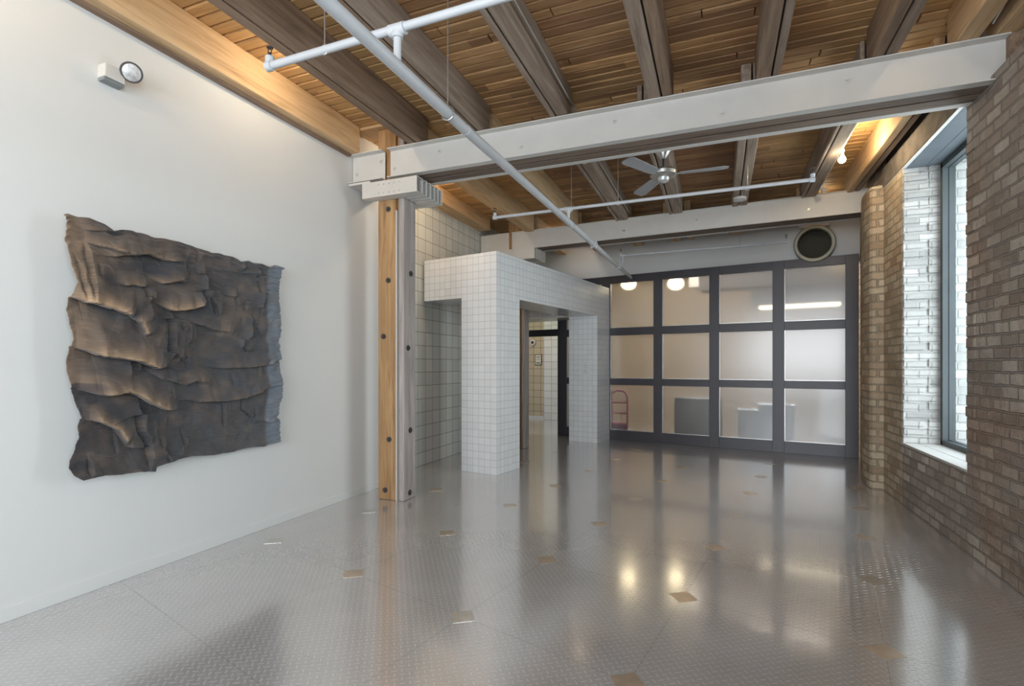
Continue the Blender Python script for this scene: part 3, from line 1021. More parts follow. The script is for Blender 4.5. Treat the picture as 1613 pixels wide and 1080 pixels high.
c1 = column('tall golden split timber column standing beside the white wall under the beam', -3.32, -3.005, 4.517, 4.745, 3.86)
MB().box(0.222, 0.232, -0.002, 0.03, 0, 3.0).build('caulk_strip', M['white_paint'], parent=c1)
for (bx, bz) in ((0.13, 3.02), (0.13, 2.28), (0.07, 1.70), (0.14, 0.63), (0.09, 0.10)):
    MB().tube([(bx, 0.002, bz), (bx, -0.010, bz)], 0.028, 18).tube([(bx, 0.0, bz), (bx, -0.026, bz)], 0.014, 6).build('bolt', M['dark_steel'], parent=c1)
for (by, bz) in ((0.13, 2.36), (0.08, 1.58), (0.12, 0.72), (0.11, 0.04 + 0.03)):
    MB().tube([(0.313, by, bz), (0.322, by, bz)], 0.030, 18).tube([(0.315, by, bz), (0.336, by, bz)], 0.013, 6).build('bolt', M['dark_steel'], parent=c1)
MB().box(-0.26, 0.12, -0.06, 0.2, 3.865, 3.895).build('cap_plate', M['joist_amber'], parent=c1, bevel=0.004)

c2o = column('timber column in the shade behind the white tiled portal', -3.31, -3.02, 8.12, 8.34, 3.86)

# stacked channel brackets on the columns


def bracket(label, loc, rz, x0, x1, z0, z1, ys):
    t = thing('steel_bracket', label, 'bracket', loc, rz, 'channel brackets under the beams')
    for i, (ya, short) in enumerate(ys):
        o = -1 if i == 0 else 1
        a = x0 if not short else short
        if i == 0:
            pts = [(ya, z0), (ya + 0.062, z0), (ya + 0.062, z0 + 0.009), (ya + 0.009, z0 + 0.009), (ya + 0.009, z1 - 0.009), (ya + 0.062, z1 - 0.009), (ya + 0.062, z1), (ya, z1)]
        else:
            pts = [(ya, z0), (ya + 0.055, z0), (ya + 0.055, z1), (ya, z1), (ya, z1 - 0.009), (ya + 0.046, z1 - 0.009), (ya + 0.046, z0 + 0.009), (ya, z0 + 0.009)]
        MB().profile(pts, a, x1).build('channel', M['white_steel'], parent=t)
    b_ = MB()
    for i in range(5):
        for zz in (z0 + 0.035, z1 - 0.035):
            b_ = MB()
            xx = x0 + 0.20 + i * 0.062
            b_.tube([(xx, ys[0][0] + 0.002, zz), (xx, ys[0][0] - 0.008, zz)], 0.009, 10)
            b_.build('rivet', M['white_steel'], parent=t)
    return t


bracket('stacked white steel channels bracketing the golden column below the near beam', (0, 0, 0), 0, -3.42, -2.765, 3.115, 3.272,
        [(4.385, None), (4.452, None), (4.53, -2.99), (4.61, -2.99), (4.69, -2.99), (4.765, None), (4.835, None)])
bracket('stacked white steel channels bracketing the rear column above the tiled portal', (*B2, 0), B2A, 0.35, 1.05, 3.15, 3.333,
        [(-0.06, None), (0.0, 0.83), (0.06, 0.83), (0.12, 0.83), (0.18, 0.83), (0.28, None), (0.34, None)])
# dark plate tucked at the wall end of the near beam
tag(MB().box(-3.606, -3.335, 4.40, 4.88, 3.274, 3.298).build('bearing_plate', M['white_steel'], bevel=0.003), 'flat steel bearing plate between beam end and white wall', 'plate')

# ================================================================== PIPES
PX = -1.5




mp = thing('sprinkler_pipework', 'white sprinkler main pipe under the beams with three branch pipes across the ceiling', 'sprinkler pipe', (PX, 0, 2.9))
MB().tube([(0, -4.0, -0.01), (0, 3.0, 0.0), (0, 8.35, 0.085)], 0.033, 28).build('pipe_run', M['pipe_white'], parent=mp, smooth=True)
MB().tube([(0, 8.25, 0.084), (0, 9.64, 0.11)], 0.028, 28).build('pipe_run', M['pipe_white'], parent=mp, smooth=True)
for yy, zz in ((6.6, 0.06), (8.3, 0.084)):
    cp = MB().tube([(0, yy - 0.05, zz), (0, yy + 0.05, zz + 0.002)], 0.043, 24)
    cp.tube([(-0.03, yy, zz - 0.052), (-0.03, yy, zz + 0.05)], 0.011, 8).tube([(0.03, yy, zz - 0.05), (0.03, yy, zz + 0.05)], 0.011, 8)
    cp.build('coupling', M['pipe_white'], parent=mp, smooth=True)
MB().tube([(0, 2.95, 0.0), (0, 3.0, 0.0)], 0.0345, 24).build('pipe_joint', M['pipe_white'], parent=mp, smooth=True)


def hanger(parent, x, y, z, r, ztop):
    ring = [(x + (r + 0.004) * math.sin(a), y, z + (r + 0.004) * math.cos(a)) for a in [2 * math.pi * i / 20 for i in range(21)]]
    h = MB().tube(ring, 0.004, 6, caps=False)
    h.tube([(x, y, z + r), (x, y, ztop)], 0.004, 8)
    h.build('hanger', M['steel'], parent=parent, smooth=True)


hanger(mp, 0, 2.72, 0.0, 0.036, 1.0)
hanger(mp, 0, 5.5, 0.045, 0.036, 0.99)


def branch_pipe(y, z, xa, xb, zmain, r=0.021, hangers=()):
    t = MB().tube([(xa - PX, 0, 0), (xb - PX, 0, 0.012)], r, 20).build('branch_pipe', M['pipe_white'], parent=mp, loc=(0, y, z - 2.9), smooth=True)
    MB().tube([(0, 0, 0), (0, 0, zmain - z)], r * 0.95, 18).build('riser', M['pipe_white'], parent=t, smooth=True)
    f = MB().tube([(-0.045, 0, 0), (0.045, 0, 0)], r + 0.009, 18)
    f.tube([(0, 0, 0.0), (0, 0, -0.045)], r + 0.008, 18)
    f.build('tee_fitting', M['pipe_white'], parent=t, smooth=True)
    for xe, dz in ((xa, 0), (xb, 0.012)):
        e = MB().tube([(xe - PX - 0.02, 0, dz), (xe - PX + 0.02, 0, dz)], r + 0.007, 16)
        e.tube([(xe - PX, 0, dz), (xe - PX, 0, dz + 0.05)], r + 0.004, 14)
        e.build('end_elbow', M['pipe_white'], parent=t, smooth=True)
        s_ = MB().tube([(xe - PX, 0, dz + 0.05), (xe - PX, 0, dz + 0.075)], 0.008, 8)
        s_.tube([(xe - PX - 0.012, 0, dz + 0.07), (xe - PX - 0.012, 0, dz + 0.10)], 0.003, 6).tube([(xe - PX + 0.012, 0, dz + 0.07), (xe - PX + 0.012, 0, dz + 0.10)], 0.003, 6)
        s_.tube([(xe - PX, 0, dz + 0.10), (xe - PX, 0, dz + 0.105)], 0.018, 12)
        s_.build('sprinkler_head', M['dark_steel'], parent=t, smooth=True)
    for xh in hangers:
        hanger(t, xh - PX, 0, 0.004, r, ZT - z)


branch_pipe(2.2, 3.085, -2.35, -0.55, 2.90, hangers=(-1.96,))
branch_pipe(5.38, 3.075, -2.36, 0.79, 2.95, r=0.017, hangers=(-0.97, 0.25))
branch_pipe(8.75, 3.24, -1.53, 0.94, 2.99, r=0.013, hangers=(0.3,))

# thin conduits
tag(MB().tube([(-1.20, -4.0, 3.70), (-1.20, 4.45, 3.70)], 0.009, 10).build('conduit', M['steel'], smooth=True), 'thin grey conduit running beside a near-bay ceiling joist', 'conduit')
tag(MB().tube([(-1.255, 4.80, 3.70), (-1.255, 8.0, 3.70)], 0.009, 10).build('conduit', M['steel'], smooth=True), 'thin grey conduit beside a joist beyond the near beam, left of the fan', 'conduit')
tag(MB().tube([(1.66, 3.0, 3.80), (1.665, 3.5, 3.79), (1.675, 3.8, 3.75), (1.675, 4.1, 3.70), (1.68, 4.35, 3.66)], 0.010, 10).build('flexible_cable', M['steel'], smooth=True), 'grey flexible cable at the top of the brick wall', 'cable')
tag(MB().tube([(1.19, 4.90, 3.66), (1.19, 7.85, 3.66)], 0.012, 8).build('lighting_track', M['white_steel'], smooth=True), 'white lighting track along a joist above the window', 'lighting track')

# ================================================================== FAN
fan = thing('ceiling_fan', 'grey ceiling fan hanging from a joist beyond the near beam', 'fan', (-0.53, 5.50, 3.607))
MB().tube([(0, 0, 0), (0, 0, -0.03), (0, 0, -0.10)], [0.085, 0.08, 0.03], 24).build('canopy', M['steel'], parent=fan, smooth=True)
MB().tube([(0, 0, -0.08), (0, 0, -0.20)], 0.011, 12).build('downrod', M['dark_steel'], parent=fan, smooth=True)
MB().tube([(0, 0, -0.185), (0, 0, -0.205), (0, 0, -0.235), (0, 0, -0.265), (0, 0, -0.29)], [0.05, 0.105, 0.135, 0.13, 0.085], 32).build('motor', M['steel'], parent=fan, smooth=True)
MB().tube([(0, 0, -0.29), (0, 0, -0.32), (0, 0, -0.335)], [0.06, 0.055, 0.03], 24).build('hub_cap', plain('pale_hub', (0.65, 0.68, 0.70), 0.3, 0.5), parent=fan, smooth=True)
blm = plain('grey_blade', (0.40, 0.41, 0.43), 0.4, 0.3)
for a in (2, 122, 242):
    ar = math.radians(a)
    m_ = MB()
    for (r0, r1, w0, w1) in ((0.10, 0.17, 0.025, 0.045), (0.17, 0.58, 0.055, 0.07), (0.58, 0.62, 0.07, 0.045)):
        b = len(m_.v)
        for zz in (-0.262, -0.255):
            for (rr, ww, sg_) in ((r0, w0, -1), (r1, w1, -1), (r1, w1, 1), (r0, w0, 1)):
                x, y = rr, ww * sg_
                m_.v.append((x * math.cos(ar) - y * math.sin(ar), x * math.sin(ar) + y * math.cos(ar), zz + sg_ * 0.010))
        m_.f += [tuple(b + q for q in fc) for fc in ((0, 3, 2, 1), (4, 5, 6, 7), (0, 1, 5, 4), (1, 2, 6, 5), (2, 3, 7, 6), (3, 0, 4, 7))]
    m_.build('blade', blm, parent=fan)

# ================================================================== LAMPS
sp_ = thing('spotlight', 'lit round bulb spotlight hanging from the track near the window', 'lamp', (1.19, 6.28, 3.648))
MB().tube([(0, 0, 0), (0, 0, -0.035)], 0.02, 14).build('base', M['white_steel'], parent=sp_, smooth=True)
MB().tube([(0, 0, -0.03), (0.0, 0, -0.075)], [0.012, 0.022], 14).build('socket', M['white_steel'], parent=sp_, smooth=True)
MB().sphere((0.0, 0, -0.108), 0.036, 20, 14).build('bulb', M['bulb'], parent=sp_, smooth=True)
lamp('spotlight_light', (1.26, 6.20, 3.62), 15, (1, 0.80, 0.50), 0.05)
sp2 = thing('spotlight', 'small white unlit spotlight on the track end near the brick pier', 'lamp', (1.19, 7.45, 3.648))
MB().tube([(0, 0, 0), (0, 0, -0.03)], 0.02, 14).build('base', M['white_steel'], parent=sp2, smooth=True)
MB().tube([(0, 0, -0.03), (0.03, -0.04, -0.08)], [0.02, 0.032], 16).build('shade', M['white_steel'], parent=sp2, smooth=True)
dc = thing('smoke_detector', 'round white disc detector under the joist end at the rear beam', 'detector', (0.255, 7.45, 3.606))
MB().tube([(0, 0, 0), (0, 0, -0.03), (0, 0, -0.04)], [0.085, 0.082, 0.06], 28).build('housing', M['white_steel'], parent=dc, smooth=True)
MB().tube([(0, 0, -0.038), (0, 0, -0.046)], 0.03, 20).build('grille', M['pipe_white'], parent=dc, smooth=True)
sh = thing('sprinkler_drop', 'small brass sprinkler head under the grey joist left of the fan', 'sprinkler', (-1.33, 5.42, 3.606))
MB().tube([(0, 0, 0), (0, 0, -0.012)], 0.035, 18).build('escutcheon', M['steel'], parent=sh, smooth=True)
MB().tube([(0, 0, -0.01), (0, 0, -0.05)], 0.010, 10).tube([(0, 0, -0.05), (0, 0, -0.055)], 0.02, 14).build('head', plain('brass', (0.6, 0.45, 0.2), 0.3, 0.9), parent=sh, smooth=True)


def bay_lamp(label, x, y, watts, col=(1, 0.83, 0.58), dx=0.0):
    """track lamp tucked between two joists"""
    t = thing('bay_spotlight', label, 'lamp', (x, y, 3.895))
    MB().box(-0.03, 0.03, -0.03, 0.03, -0.03, 0.0).build('base', M['white_steel'], parent=t, bevel=0.004)
    MB().tube([(0, 0, -0.03), (0, 0, -0.07)], [0.012, 0.026], 14).build('socket', M['white_steel'], parent=t, smooth=True)
    MB().sphere((0, 0, -0.095), 0.03, 16, 10).build('bulb', M['bulb'], parent=t, smooth=True)
    lamp('bay_light', (x + dx, y, 3.81), watts, col, 0.03)


bay_lamp('bulb hidden left of the second near-bay joist, towards the beam', -2.955, 3.15, 9, dx=-0.04)
bay_lamp('bulb hidden left of the second near-bay joist, above the sprinkler pipe end', -2.955, 1.0, 17, dx=-0.04)
bay_lamp('bulb hidden beyond the near beam beside the second joist from the tiled wall', -3.06, 5.6, 26, dx=-0.04)
bay_lamp('bulb in the near bay beside the pale joist at the brick wall', 1.34, 3.65, 18)
bay_lamp('bulb in the near bay left of the third joist from the brick wall', 0.62, 3.5, 11, (1.0, 0.84, 0.42))
bay_lamp('bulb above the rear bay near the round duct', 1.38, 8.45, 5)
bay_lamp('bulb above the tiled portal in the rear bay', -2.33, 9.2, 42, (1, 0.95, 0.87))

# emergency light on the left wall
em = thing('emergency_light', 'white wall-mounted emergency light with one round lamp head, high on the left wall', 'emergency light', (-3.616, 2.105, 3.20))
MB().profile([(-0.062, 0.0), (0.062, 0.0), (0.058, 0.085), (-0.058, 0.085)], 0.0, 0.075).build('housing', M['white_steel'], parent=em, bevel=0.006)
MB().box(0.004, 0.066, -0.060, 0.060, -0.020, -0.001).build('battery_cover', plain('grey_plastic', (0.20, 0.22, 0.22), 0.4), parent=em, bevel=0.004)
hc = Vector((0.10, 0.08, 0.085))
hdir = Vector((0.80, -0.30, -0.40)).normalized()
MB().tube([(0.06, 0.03, 0.05), tuple(hc)], 0.009, 10).build('swivel_arm', M['steel'], parent=em, smooth=True)
head = MB().tube([tuple(hc - hdir * 0.05), tuple(hc - hdir * 0.03), tuple(hc)], [0.02, 0.045, 0.06], 28).build('lamp_head', M['white_steel'], parent=em, smooth=True)
MB().tube([tuple(hc - hdir * 0.004), tuple(hc + hdir * 0.008)], [0.0625, 0.0625], 28).build('rim', M['dark_steel'], parent=head, smooth=True)
MB().tube([tuple(hc), tuple(hc + hdir * 0.012), tuple(hc + hdir * 0.017)], [0.056, 0.05, 0.02], 28).build('lens', plain('reflector_lens', (0.62, 0.62, 0.62), 0.25, 0.35, 0.45, 28), parent=head, smooth=True)

# round duct opening through the white wall
du = thing('round_duct', 'round olive-grey duct opening in the white wall above the glazed partition', 'duct', (*gx(3.31, 0.115), 3.285), GA)
ri, ro = 0.225, 0.285
ring = MB()
n = 48
for i in range(n):
    a = 2 * math.pi * i / n
    for (r_, yy) in ((ro, 0.0), (ro, -0.16), (ro - 0.012, -0.175), (ri + 0.012, -0.175), (ri, -0.16), (ri, 0.0)):
        ring.v.append((r_ * math.cos(a), yy, r_ * math.sin(a)))
for i in range(n):
    i2 = (i + 1) % n
    for q in range(5):
        ring.f.append((i * 6 + q, i2 * 6 + q, i2 * 6 + q + 1, i * 6 + q + 1))
ring.build('collar', M['duct'], parent=du, smooth=True)
inn = MB()
for i in range(n):
    a = 2 * math.pi * i / n
    inn.v += [(ri * math.cos(a), -0.15, ri * math.sin(a)), (ri * math.cos(a), -0.002, ri * math.sin(a))]
for i in range(n):
    i2 = (i + 1) % n
    inn.f.append((i * 2, i * 2 + 1, i2 * 2 + 1, i2 * 2))
inn.f.append(tuple(i * 2 + 1 for i in range(n)))
inn.build('lining', M['duct_in'], parent=du, smooth=True)
MB().box(-0.20, 0.20, -0.10, -0.02, 0.27, 0.33).build('mounting_strap', M['white_steel'], parent=du, bevel=0.003)

# ================================================================== CLOTH WALL HANGING
CLOTH_TOP=[(1.803, 2.267), (1.822, 2.277), (1.867, 2.267), (1.918, 2.274), (1.957, 2.266), (1.997, 2.257), (2.043, 2.235), (2.104, 2.25), (2.158, 2.258), (2.218, 2.257), (2.27, 2.242), (2.368, 2.256), (2.482, 2.259), (2.603, 2.251), (2.746, 2.238), (2.801, 2.246), (2.966, 2.241), (3.011, 2.223), (3.097, 2.246), (3.137, 2.233), (3.227, 2.243), (3.295, 2.231), (3.347, 2.255), (3.451, 2.248)]
CLOTH_RIGHT=[(3.451, 2.248), (3.428, 2.223), (3.41, 2.092), (3.419, 1.951), (3.423, 1.773), (3.407, 1.626), (3.441, 1.456), (3.418, 1.448), (3.433, 1.244), (3.432, 1.147), (3.378, 0.945), (3.405, 0.933), (3.421, 0.737)]
CLOTH_BOTTOM=[(1.886, 0.722), (1.936, 0.728), (2.0, 0.727), (2.114, 0.711), (2.217, 0.711), (2.309, 0.693), (2.319, 0.721), (2.427, 0.739), (2.395, 0.732), (2.597, 0.747), (2.771, 0.73), (2.962, 0.722), (3.131, 0.733), (3.241, 0.721), (3.282, 0.731), (3.421, 0.737)]
CLOTH_LEFT=[(1.803, 2.267), (1.809, 2.228), (1.795, 2.168), (1.797, 2.121), (1.805, 2.048), (1.815, 1.983), (1.83, 1.938), (1.842, 1.892), (1.823, 1.826), (1.809, 1.786), (1.814, 1.668), (1.823, 1.603), (1.83, 1.555), (1.814, 1.5), (1.809, 1.445), (1.814, 1.37), (1.833, 1.25), (1.851, 1.168), (1.863, 1.102), (1.856, 1.045), (1.858, 0.98), (1.838, 0.902), (1.818, 0.847), (1.813, 0.808), (1.843, 0.761), (1.886, 0.722)]
CLOTH_PLEATS=[
([(1.879, 2.203), (1.979, 2.222), (2.043, 2.228), (2.104, 2.227)], 0.018, 0.05),
([(1.896, 2.129), (1.961, 2.134), (2.043, 2.126), (2.188, 2.133)], 0.03, 0.09),
([(1.984, 2.064), (2.043, 2.08), (2.09, 2.108), (2.255, 2.149), (2.346, 2.135), (2.482, 2.133), (2.535, 2.129)], 0.035, 0.09),
([(2.052, 1.909), (2.138, 1.935), (2.218, 1.931), (2.26, 1.931)], 0.035, 0.1),
([(2.276, 1.985), (2.346, 1.969), (2.482, 2.013), (2.458, 2.003), (2.542, 1.996)], 0.035, 0.09),
([(2.316, 1.822), (2.424, 1.806), (2.482, 1.815), (2.572, 1.837), (2.693, 1.892)], 0.05, 0.13),
([(1.814, 1.798), (1.87, 1.813), (1.949, 1.806), (2.036, 1.785), (2.112, 1.752), (2.145, 1.713)], 0.065, 0.16),
([(2.145, 1.713), (2.191, 1.705), (2.22, 1.598)], 0.04, 0.08),
([(1.842, 1.511), (1.949, 1.509), (2.09, 1.491), (2.174, 1.475), (2.261, 1.439), (2.379, 1.396)], 0.075, 0.16),
([(2.238, 1.39), (2.292, 1.365), (2.354, 1.323), (2.484, 1.311)], 0.025, 0.06),
([(2.395, 1.322), (2.461, 1.301), (2.529, 1.277), (2.599, 1.305), (2.717, 1.281)], 0.025, 0.06),
([(1.868, 1.266), (1.946, 1.254), (2.034, 1.262), (2.108, 1.275), (2.167, 1.254), (2.235, 1.205), (2.339, 1.153), (2.434, 1.112), (2.479, 1.1)], 0.06, 0.13),
([(2.461, 1.171), (2.672, 1.159), (2.612, 1.161), (2.856, 1.151), (3.035, 1.164), (3.19, 1.205), (3.241, 1.228), (3.388, 1.231)], 0.035, 0.1),
([(2.672, 1.399), (2.858, 1.399), (3.08, 1.403), (3.267, 1.423), (3.439, 1.456)], 0.03, 0.08),
([(2.578, 1.718), (2.687, 1.709), (2.747, 1.686), (2.858, 1.676), (2.907, 1.639)], 0.03, 0.09),
([(1.878, 1.089), (1.946, 1.095), (2.017, 1.061), (2.079, 1.027), (2.102, 0.974), (2.132, 0.898)], 0.045, 0.1),
([(2.132, 0.898), (2.174, 0.888), (2.267, 0.875)], 0.02, 0.05),
([(3.15, 0.966), (3.271, 0.938), (3.378, 0.919)], 0.02, 0.05),
([(2.622, 2.074), (2.7, 2.087)], 0.02, 0.05),
([(2.864, 1.95), (2.981, 1.946)], 0.02, 0.05),
([(2.7, 2.129), (2.981, 2.134), (3.194, 2.156)], 0.012, 0.05),
([(2.537, 0.891), (2.89, 0.872), (3.23, 0.859)], 0.008, 0.04),
([(1.909, 0.867), (2.091, 0.838)], 0.006, 0.05),
]
CLOTH_CREASES=[
([(3.21, 2.206), (3.194, 2.142), (3.227, 1.997), (3.219, 1.873), (3.219, 1.812)], 0.03, 0.013),
([(3.116, 1.803), (3.098, 1.68), (3.071, 1.595)], 0.03, 0.015),
([(3.009, 1.615), (3.005, 1.533)], 0.03, 0.012),
([(3.035, 1.541), (3.071, 1.505)], 0.03, 0.012),
([(2.706, 2.076), (2.693, 1.953), (2.706, 1.876)], 0.035, 0.014),
([(2.74, 1.904), (2.773, 1.834), (2.786, 1.773)], 0.03, 0.012),
([(2.244, 1.913), (2.261, 1.847), (2.253, 1.747), (2.244, 1.679)], 0.03, 0.014),
([(2.431, 1.797), (2.418, 1.718), (2.434, 1.558), (2.438, 1.48), (2.392, 1.402)], 0.04, 0.018),
([(2.57, 1.707), (2.56, 1.553)], 0.025, 0.009),
([(2.515, 1.525), (2.471, 1.406)], 0.02, 0.01),
([(2.535, 1.472), (2.549, 1.366)], 0.02, 0.009),
([(2.151, 1.462), (2.14, 1.331)], 0.02, 0.01),
([(2.232, 1.427), (2.214, 1.36)], 0.02, 0.01),
([(2.223, 1.161), (2.204, 1.084), (2.217, 0.973), (2.267, 0.882), (2.273, 0.795), (2.28, 0.715)], 0.045, 0.02),
([(2.079, 0.977), (2.079, 0.846)], 0.02, 0.01),
([(1.92, 0.847), (1.93, 0.792), (1.933, 0.732)], 0.03, 0.013),
([(2.342, 0.958), (2.355, 0.842)], 0.02, 0.009),
([(2.392, 0.789), (2.413, 0.745)], 0.02, 0.009),
([(2.515, 0.957), (2.53, 0.828)], 0.02, 0.009),
([(2.851, 1.14), (2.864, 0.917)], 0.022, 0.01),
([(3.03, 1.145), (3.035, 1.049), (3.121, 0.969)], 0.022, 0.01),
([(3.15, 1.081), (3.15, 0.966)], 0.02, 0.01),
([(1.844, 2.027), (1.867, 1.959), (1.879, 1.816)], 0.025, 0.012),
([(1.896, 2.124), (1.901, 1.999), (1.905, 1.824)], 0.03, 0.013),
([(1.948, 2.007), (1.953, 1.929)], 0.02, 0.012),
([(3.053, 1.91), (3.062, 1.836)], 0.02, 0.01),
([(2.973, 1.939), (2.996, 1.864)], 0.02, 0.01),
([(3.181, 1.407), (3.181, 1.306)], 0.02, 0.009),
([(3.171, 1.708), (3.195, 1.639)], 0.02, 0.01),
([(2.488, 1.681), (2.508, 1.637)], 0.02, 0.01),
([(2.635, 2.225), (2.635, 2.147)], 0.025, 0.01),
([(3.05, 2.224), (3.027, 2.154)], 0.02, 0.014),
]



def resample(pts, ts):
    p = np.array(pts, float)
    s = np.concatenate([[0], np.cumsum(np.hypot(*np.diff(p, axis=0).T))])
    s /= s[-1]
    return np.stack([np.interp(ts, s, p[:, 0]), np.interp(ts, s, p[:, 1])], -1)


def seg_dist(P, line):
    """distance, signed side (+ above) and position along an open polyline"""
    L = np.array(line, float)
    best = np.full(P.shape[:-1], 1e9)
    dz = np.zeros(P.shape[:-1])
    end = np.zeros(P.shape[:-1])
    tot = np.hypot(*np.diff(L, axis=0).T).sum()
    acc = 0.0
    for a, b in zip(L[:-1], L[1:]):
        d = b - a
        ln = np.hypot(*d) + 1e-9
        t = ((P - a) @ d) / ln ** 2
        tc = np.clip(t, 0, 1)
        q = a + tc[..., None] * d
        v = P - q
        dist = np.hypot(v[..., 0], v[..., 1])
        side = (d[0] * v[..., 1] - d[1] * v[..., 0]) / ln
        if d[0] < 0:
            side = -side
        m = dist < best
        best = np.where(m, dist, best)
        dz = np.where(m, side, dz)
        end = np.where(m, acc + tc * ln, end)
        acc += ln
    fade = np.clip(np.minimum(end, tot - end) / (0.22 * tot) + 0.12, 0, 1)
    return best, dz, fade


NU, NV = 460, 420
us = np.linspace(0, 1, NU)
vs = np.linspace(0, 1, NV)
top = resample(CLOTH_TOP, us)
bot = resample(CLOTH_BOTTOM, us)
lef = resample(CLOTH_LEFT, vs)
rig = resample(CLOTH_RIGHT, vs)
U, V = np.meshgrid(us, vs)
U_, V_ = U[..., None], V[..., None]
P = ((1 - V_) * top[None] + V_ * bot[None] + (1 - U_) * lef[:, None] + U_ * rig[:, None]
     - ((1 - U_) * (1 - V_) * top[0] + U_ * (1 - V_) * top[-1] + (1 - U_) * V_ * bot[0] + U_ * V_ * bot[-1]))
rng = np.random.default_rng(5)


def smooth_noise(n, m, su, sv):
    g = rng.standard_normal((sv + 3, su + 3))
    yy = np.linspace(0, sv, n)
    xx = np.linspace(0, su, m)
    iy, ix = np.floor(yy).astype(int), np.floor(xx).astype(int)
    fy, fx = yy - iy, xx - ix
    fy, fx = fy * fy * (3 - 2 * fy), fx * fx * (3 - 2 * fx)
    a = g[iy][:, ix] * (1 - fx) + g[iy][:, ix + 1] * fx
    b = g[iy + 1][:, ix] * (1 - fx) + g[iy + 1][:, ix + 1] * fx
    return a * (1 - fy[:, None]) + b * fy[:, None]


hgt = np.zeros((NV, NU))
drop = np.zeros((NV, NU))
tan = np.zeros((NV, NU))  # tan tone, strongest just above pleat lines and beside creases
for line, amp, wid in CLOTH_PLEATS:
    dist, side, fade = seg_dist(P, line)
    above = side > 0
    rise = np.where(above, np.exp(-(dist / wid) ** 1.3), np.exp(-(dist / 0.006) ** 2))
    under = np.where(~above, np.exp(-dist / (wid * 0.35)), 0)
    hgt += fade * amp * 1.5 * (rise - 0.62 * under)
    drop += fade * amp * 0.75 * np.where(above, np.exp(-dist / (0.35 * wid)), np.exp(-(dist / 0.006) ** 2))
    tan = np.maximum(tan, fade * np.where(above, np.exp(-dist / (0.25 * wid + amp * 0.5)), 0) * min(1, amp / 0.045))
for line, amp, wid in CLOTH_CREASES:
    dist, side, fade = seg_dist(P, line)
    step = np.where(side > 0, np.exp(-dist / (4.0 * wid)), -0.9 * np.exp(-dist / (0.9 * wid)))
    hgt += 1.35 * fade * amp * step
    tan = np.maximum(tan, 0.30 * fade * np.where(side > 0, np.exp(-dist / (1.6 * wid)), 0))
hgt += 0.009 * smooth_noise(NV, NU, 9, 12) + 0.010 * np.abs(smooth_noise(NV, NU, 18, 16)) + 0.004 * smooth_noise(NV, NU, 34, 20) + 0.0016 * smooth_noise(NV, NU, 40, 160)
# gathered ribs of the right-hand selvedge and of the top border
rib = smooth_noise(NV, NU, 10, 130)
hgt += np.clip((U - 0.90) / 0.03, 0, 1) * 0.0040 * rib
rib2 = smooth_noise(NV, NU, 16, 120)
hgt += np.clip((0.14 - V) / 0.03, 0, 1) * 0.0040 * rib2
# whole cloth swings further from the wall on the left
X0 = -3.535 + 0.055 * (1 - U) ** 1.5
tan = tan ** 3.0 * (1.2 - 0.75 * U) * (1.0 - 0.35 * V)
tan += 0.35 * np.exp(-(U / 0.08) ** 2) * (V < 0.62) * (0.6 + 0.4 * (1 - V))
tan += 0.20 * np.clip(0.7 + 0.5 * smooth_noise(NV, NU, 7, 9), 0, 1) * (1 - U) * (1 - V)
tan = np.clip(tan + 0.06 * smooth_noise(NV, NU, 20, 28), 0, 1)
verts = np.stack([X0 + hgt, P[..., 0], P[..., 1] - drop], -1).reshape(-1, 3)
idx = np.arange(NU * NV).reshape(NV, NU)
faces = np.stack([idx[:-1, :-1], idx[1:, :-1], idx[1:, 1:], idx[:-1, 1:]], -1).reshape(-1, 4)
orig = np.array((-3.5, 2.6, 1.5))
me = bpy.data.meshes.new('cloth_hanging')
me.from_pydata((verts - orig).tolist(), [], faces.tolist())
me.polygons.foreach_set('use_smooth', [True] * len(me.polygons))
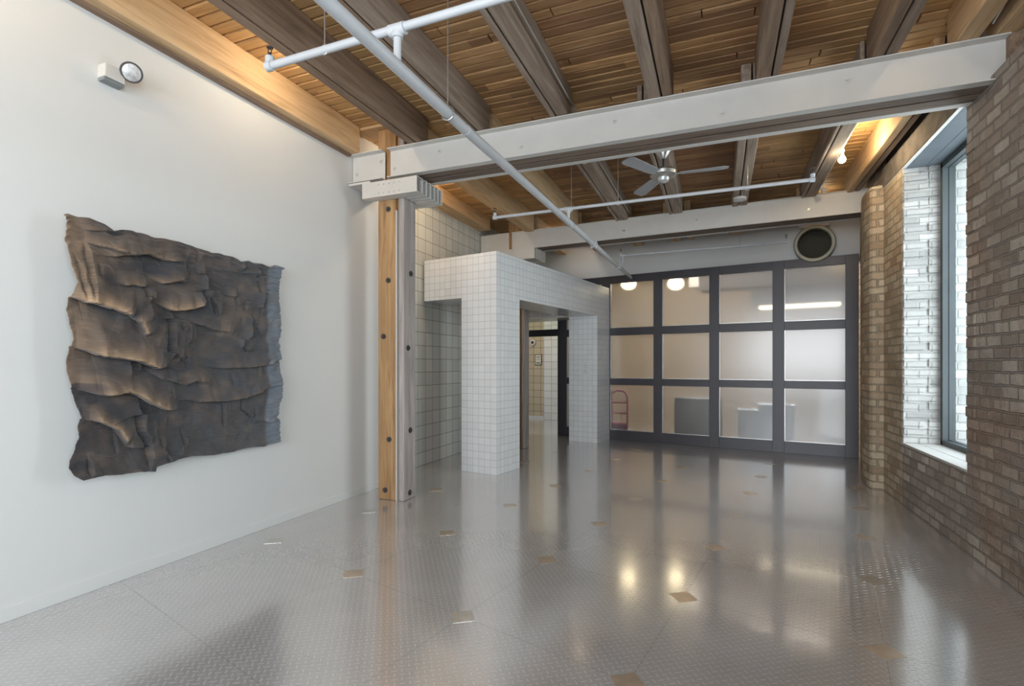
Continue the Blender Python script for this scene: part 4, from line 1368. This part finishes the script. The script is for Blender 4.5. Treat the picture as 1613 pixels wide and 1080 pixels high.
ca_ = me.color_attributes.new('cloth_tone', 'FLOAT_COLOR', 'POINT')
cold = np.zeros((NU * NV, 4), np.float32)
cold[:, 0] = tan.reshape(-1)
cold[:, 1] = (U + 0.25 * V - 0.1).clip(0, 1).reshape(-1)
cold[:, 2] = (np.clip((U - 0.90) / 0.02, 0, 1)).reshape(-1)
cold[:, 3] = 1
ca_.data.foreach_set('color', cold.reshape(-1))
t = NT('gauze_cloth')
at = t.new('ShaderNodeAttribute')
at.attribute_name = 'cloth_tone'
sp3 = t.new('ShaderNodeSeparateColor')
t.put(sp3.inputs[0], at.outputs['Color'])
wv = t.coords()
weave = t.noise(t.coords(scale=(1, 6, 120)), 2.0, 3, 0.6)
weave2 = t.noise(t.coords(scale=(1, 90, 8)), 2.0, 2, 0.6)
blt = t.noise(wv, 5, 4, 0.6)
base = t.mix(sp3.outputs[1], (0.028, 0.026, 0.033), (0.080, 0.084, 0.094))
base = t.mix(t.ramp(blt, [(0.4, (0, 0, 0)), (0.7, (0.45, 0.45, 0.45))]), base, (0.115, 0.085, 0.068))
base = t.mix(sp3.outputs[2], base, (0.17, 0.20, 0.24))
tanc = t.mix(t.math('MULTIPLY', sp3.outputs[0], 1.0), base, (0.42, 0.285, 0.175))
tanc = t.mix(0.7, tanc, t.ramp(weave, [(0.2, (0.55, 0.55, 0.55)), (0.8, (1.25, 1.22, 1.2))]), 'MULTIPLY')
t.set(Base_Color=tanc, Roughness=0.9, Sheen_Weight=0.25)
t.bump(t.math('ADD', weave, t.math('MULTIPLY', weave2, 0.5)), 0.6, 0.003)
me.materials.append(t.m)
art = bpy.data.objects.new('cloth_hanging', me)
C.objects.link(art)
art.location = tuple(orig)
so = art.modifiers.new('thickness', 'SOLIDIFY')
so.thickness = 0.004
so.offset = -1
tag(art, 'large crumpled charcoal and tan cloth artwork hanging on the white wall', 'wall hanging')

MB().box(-0.116, -0.045, -0.7, 0.7, 0.60, 0.64).build('hanging_batten', M['joist'], parent=art)
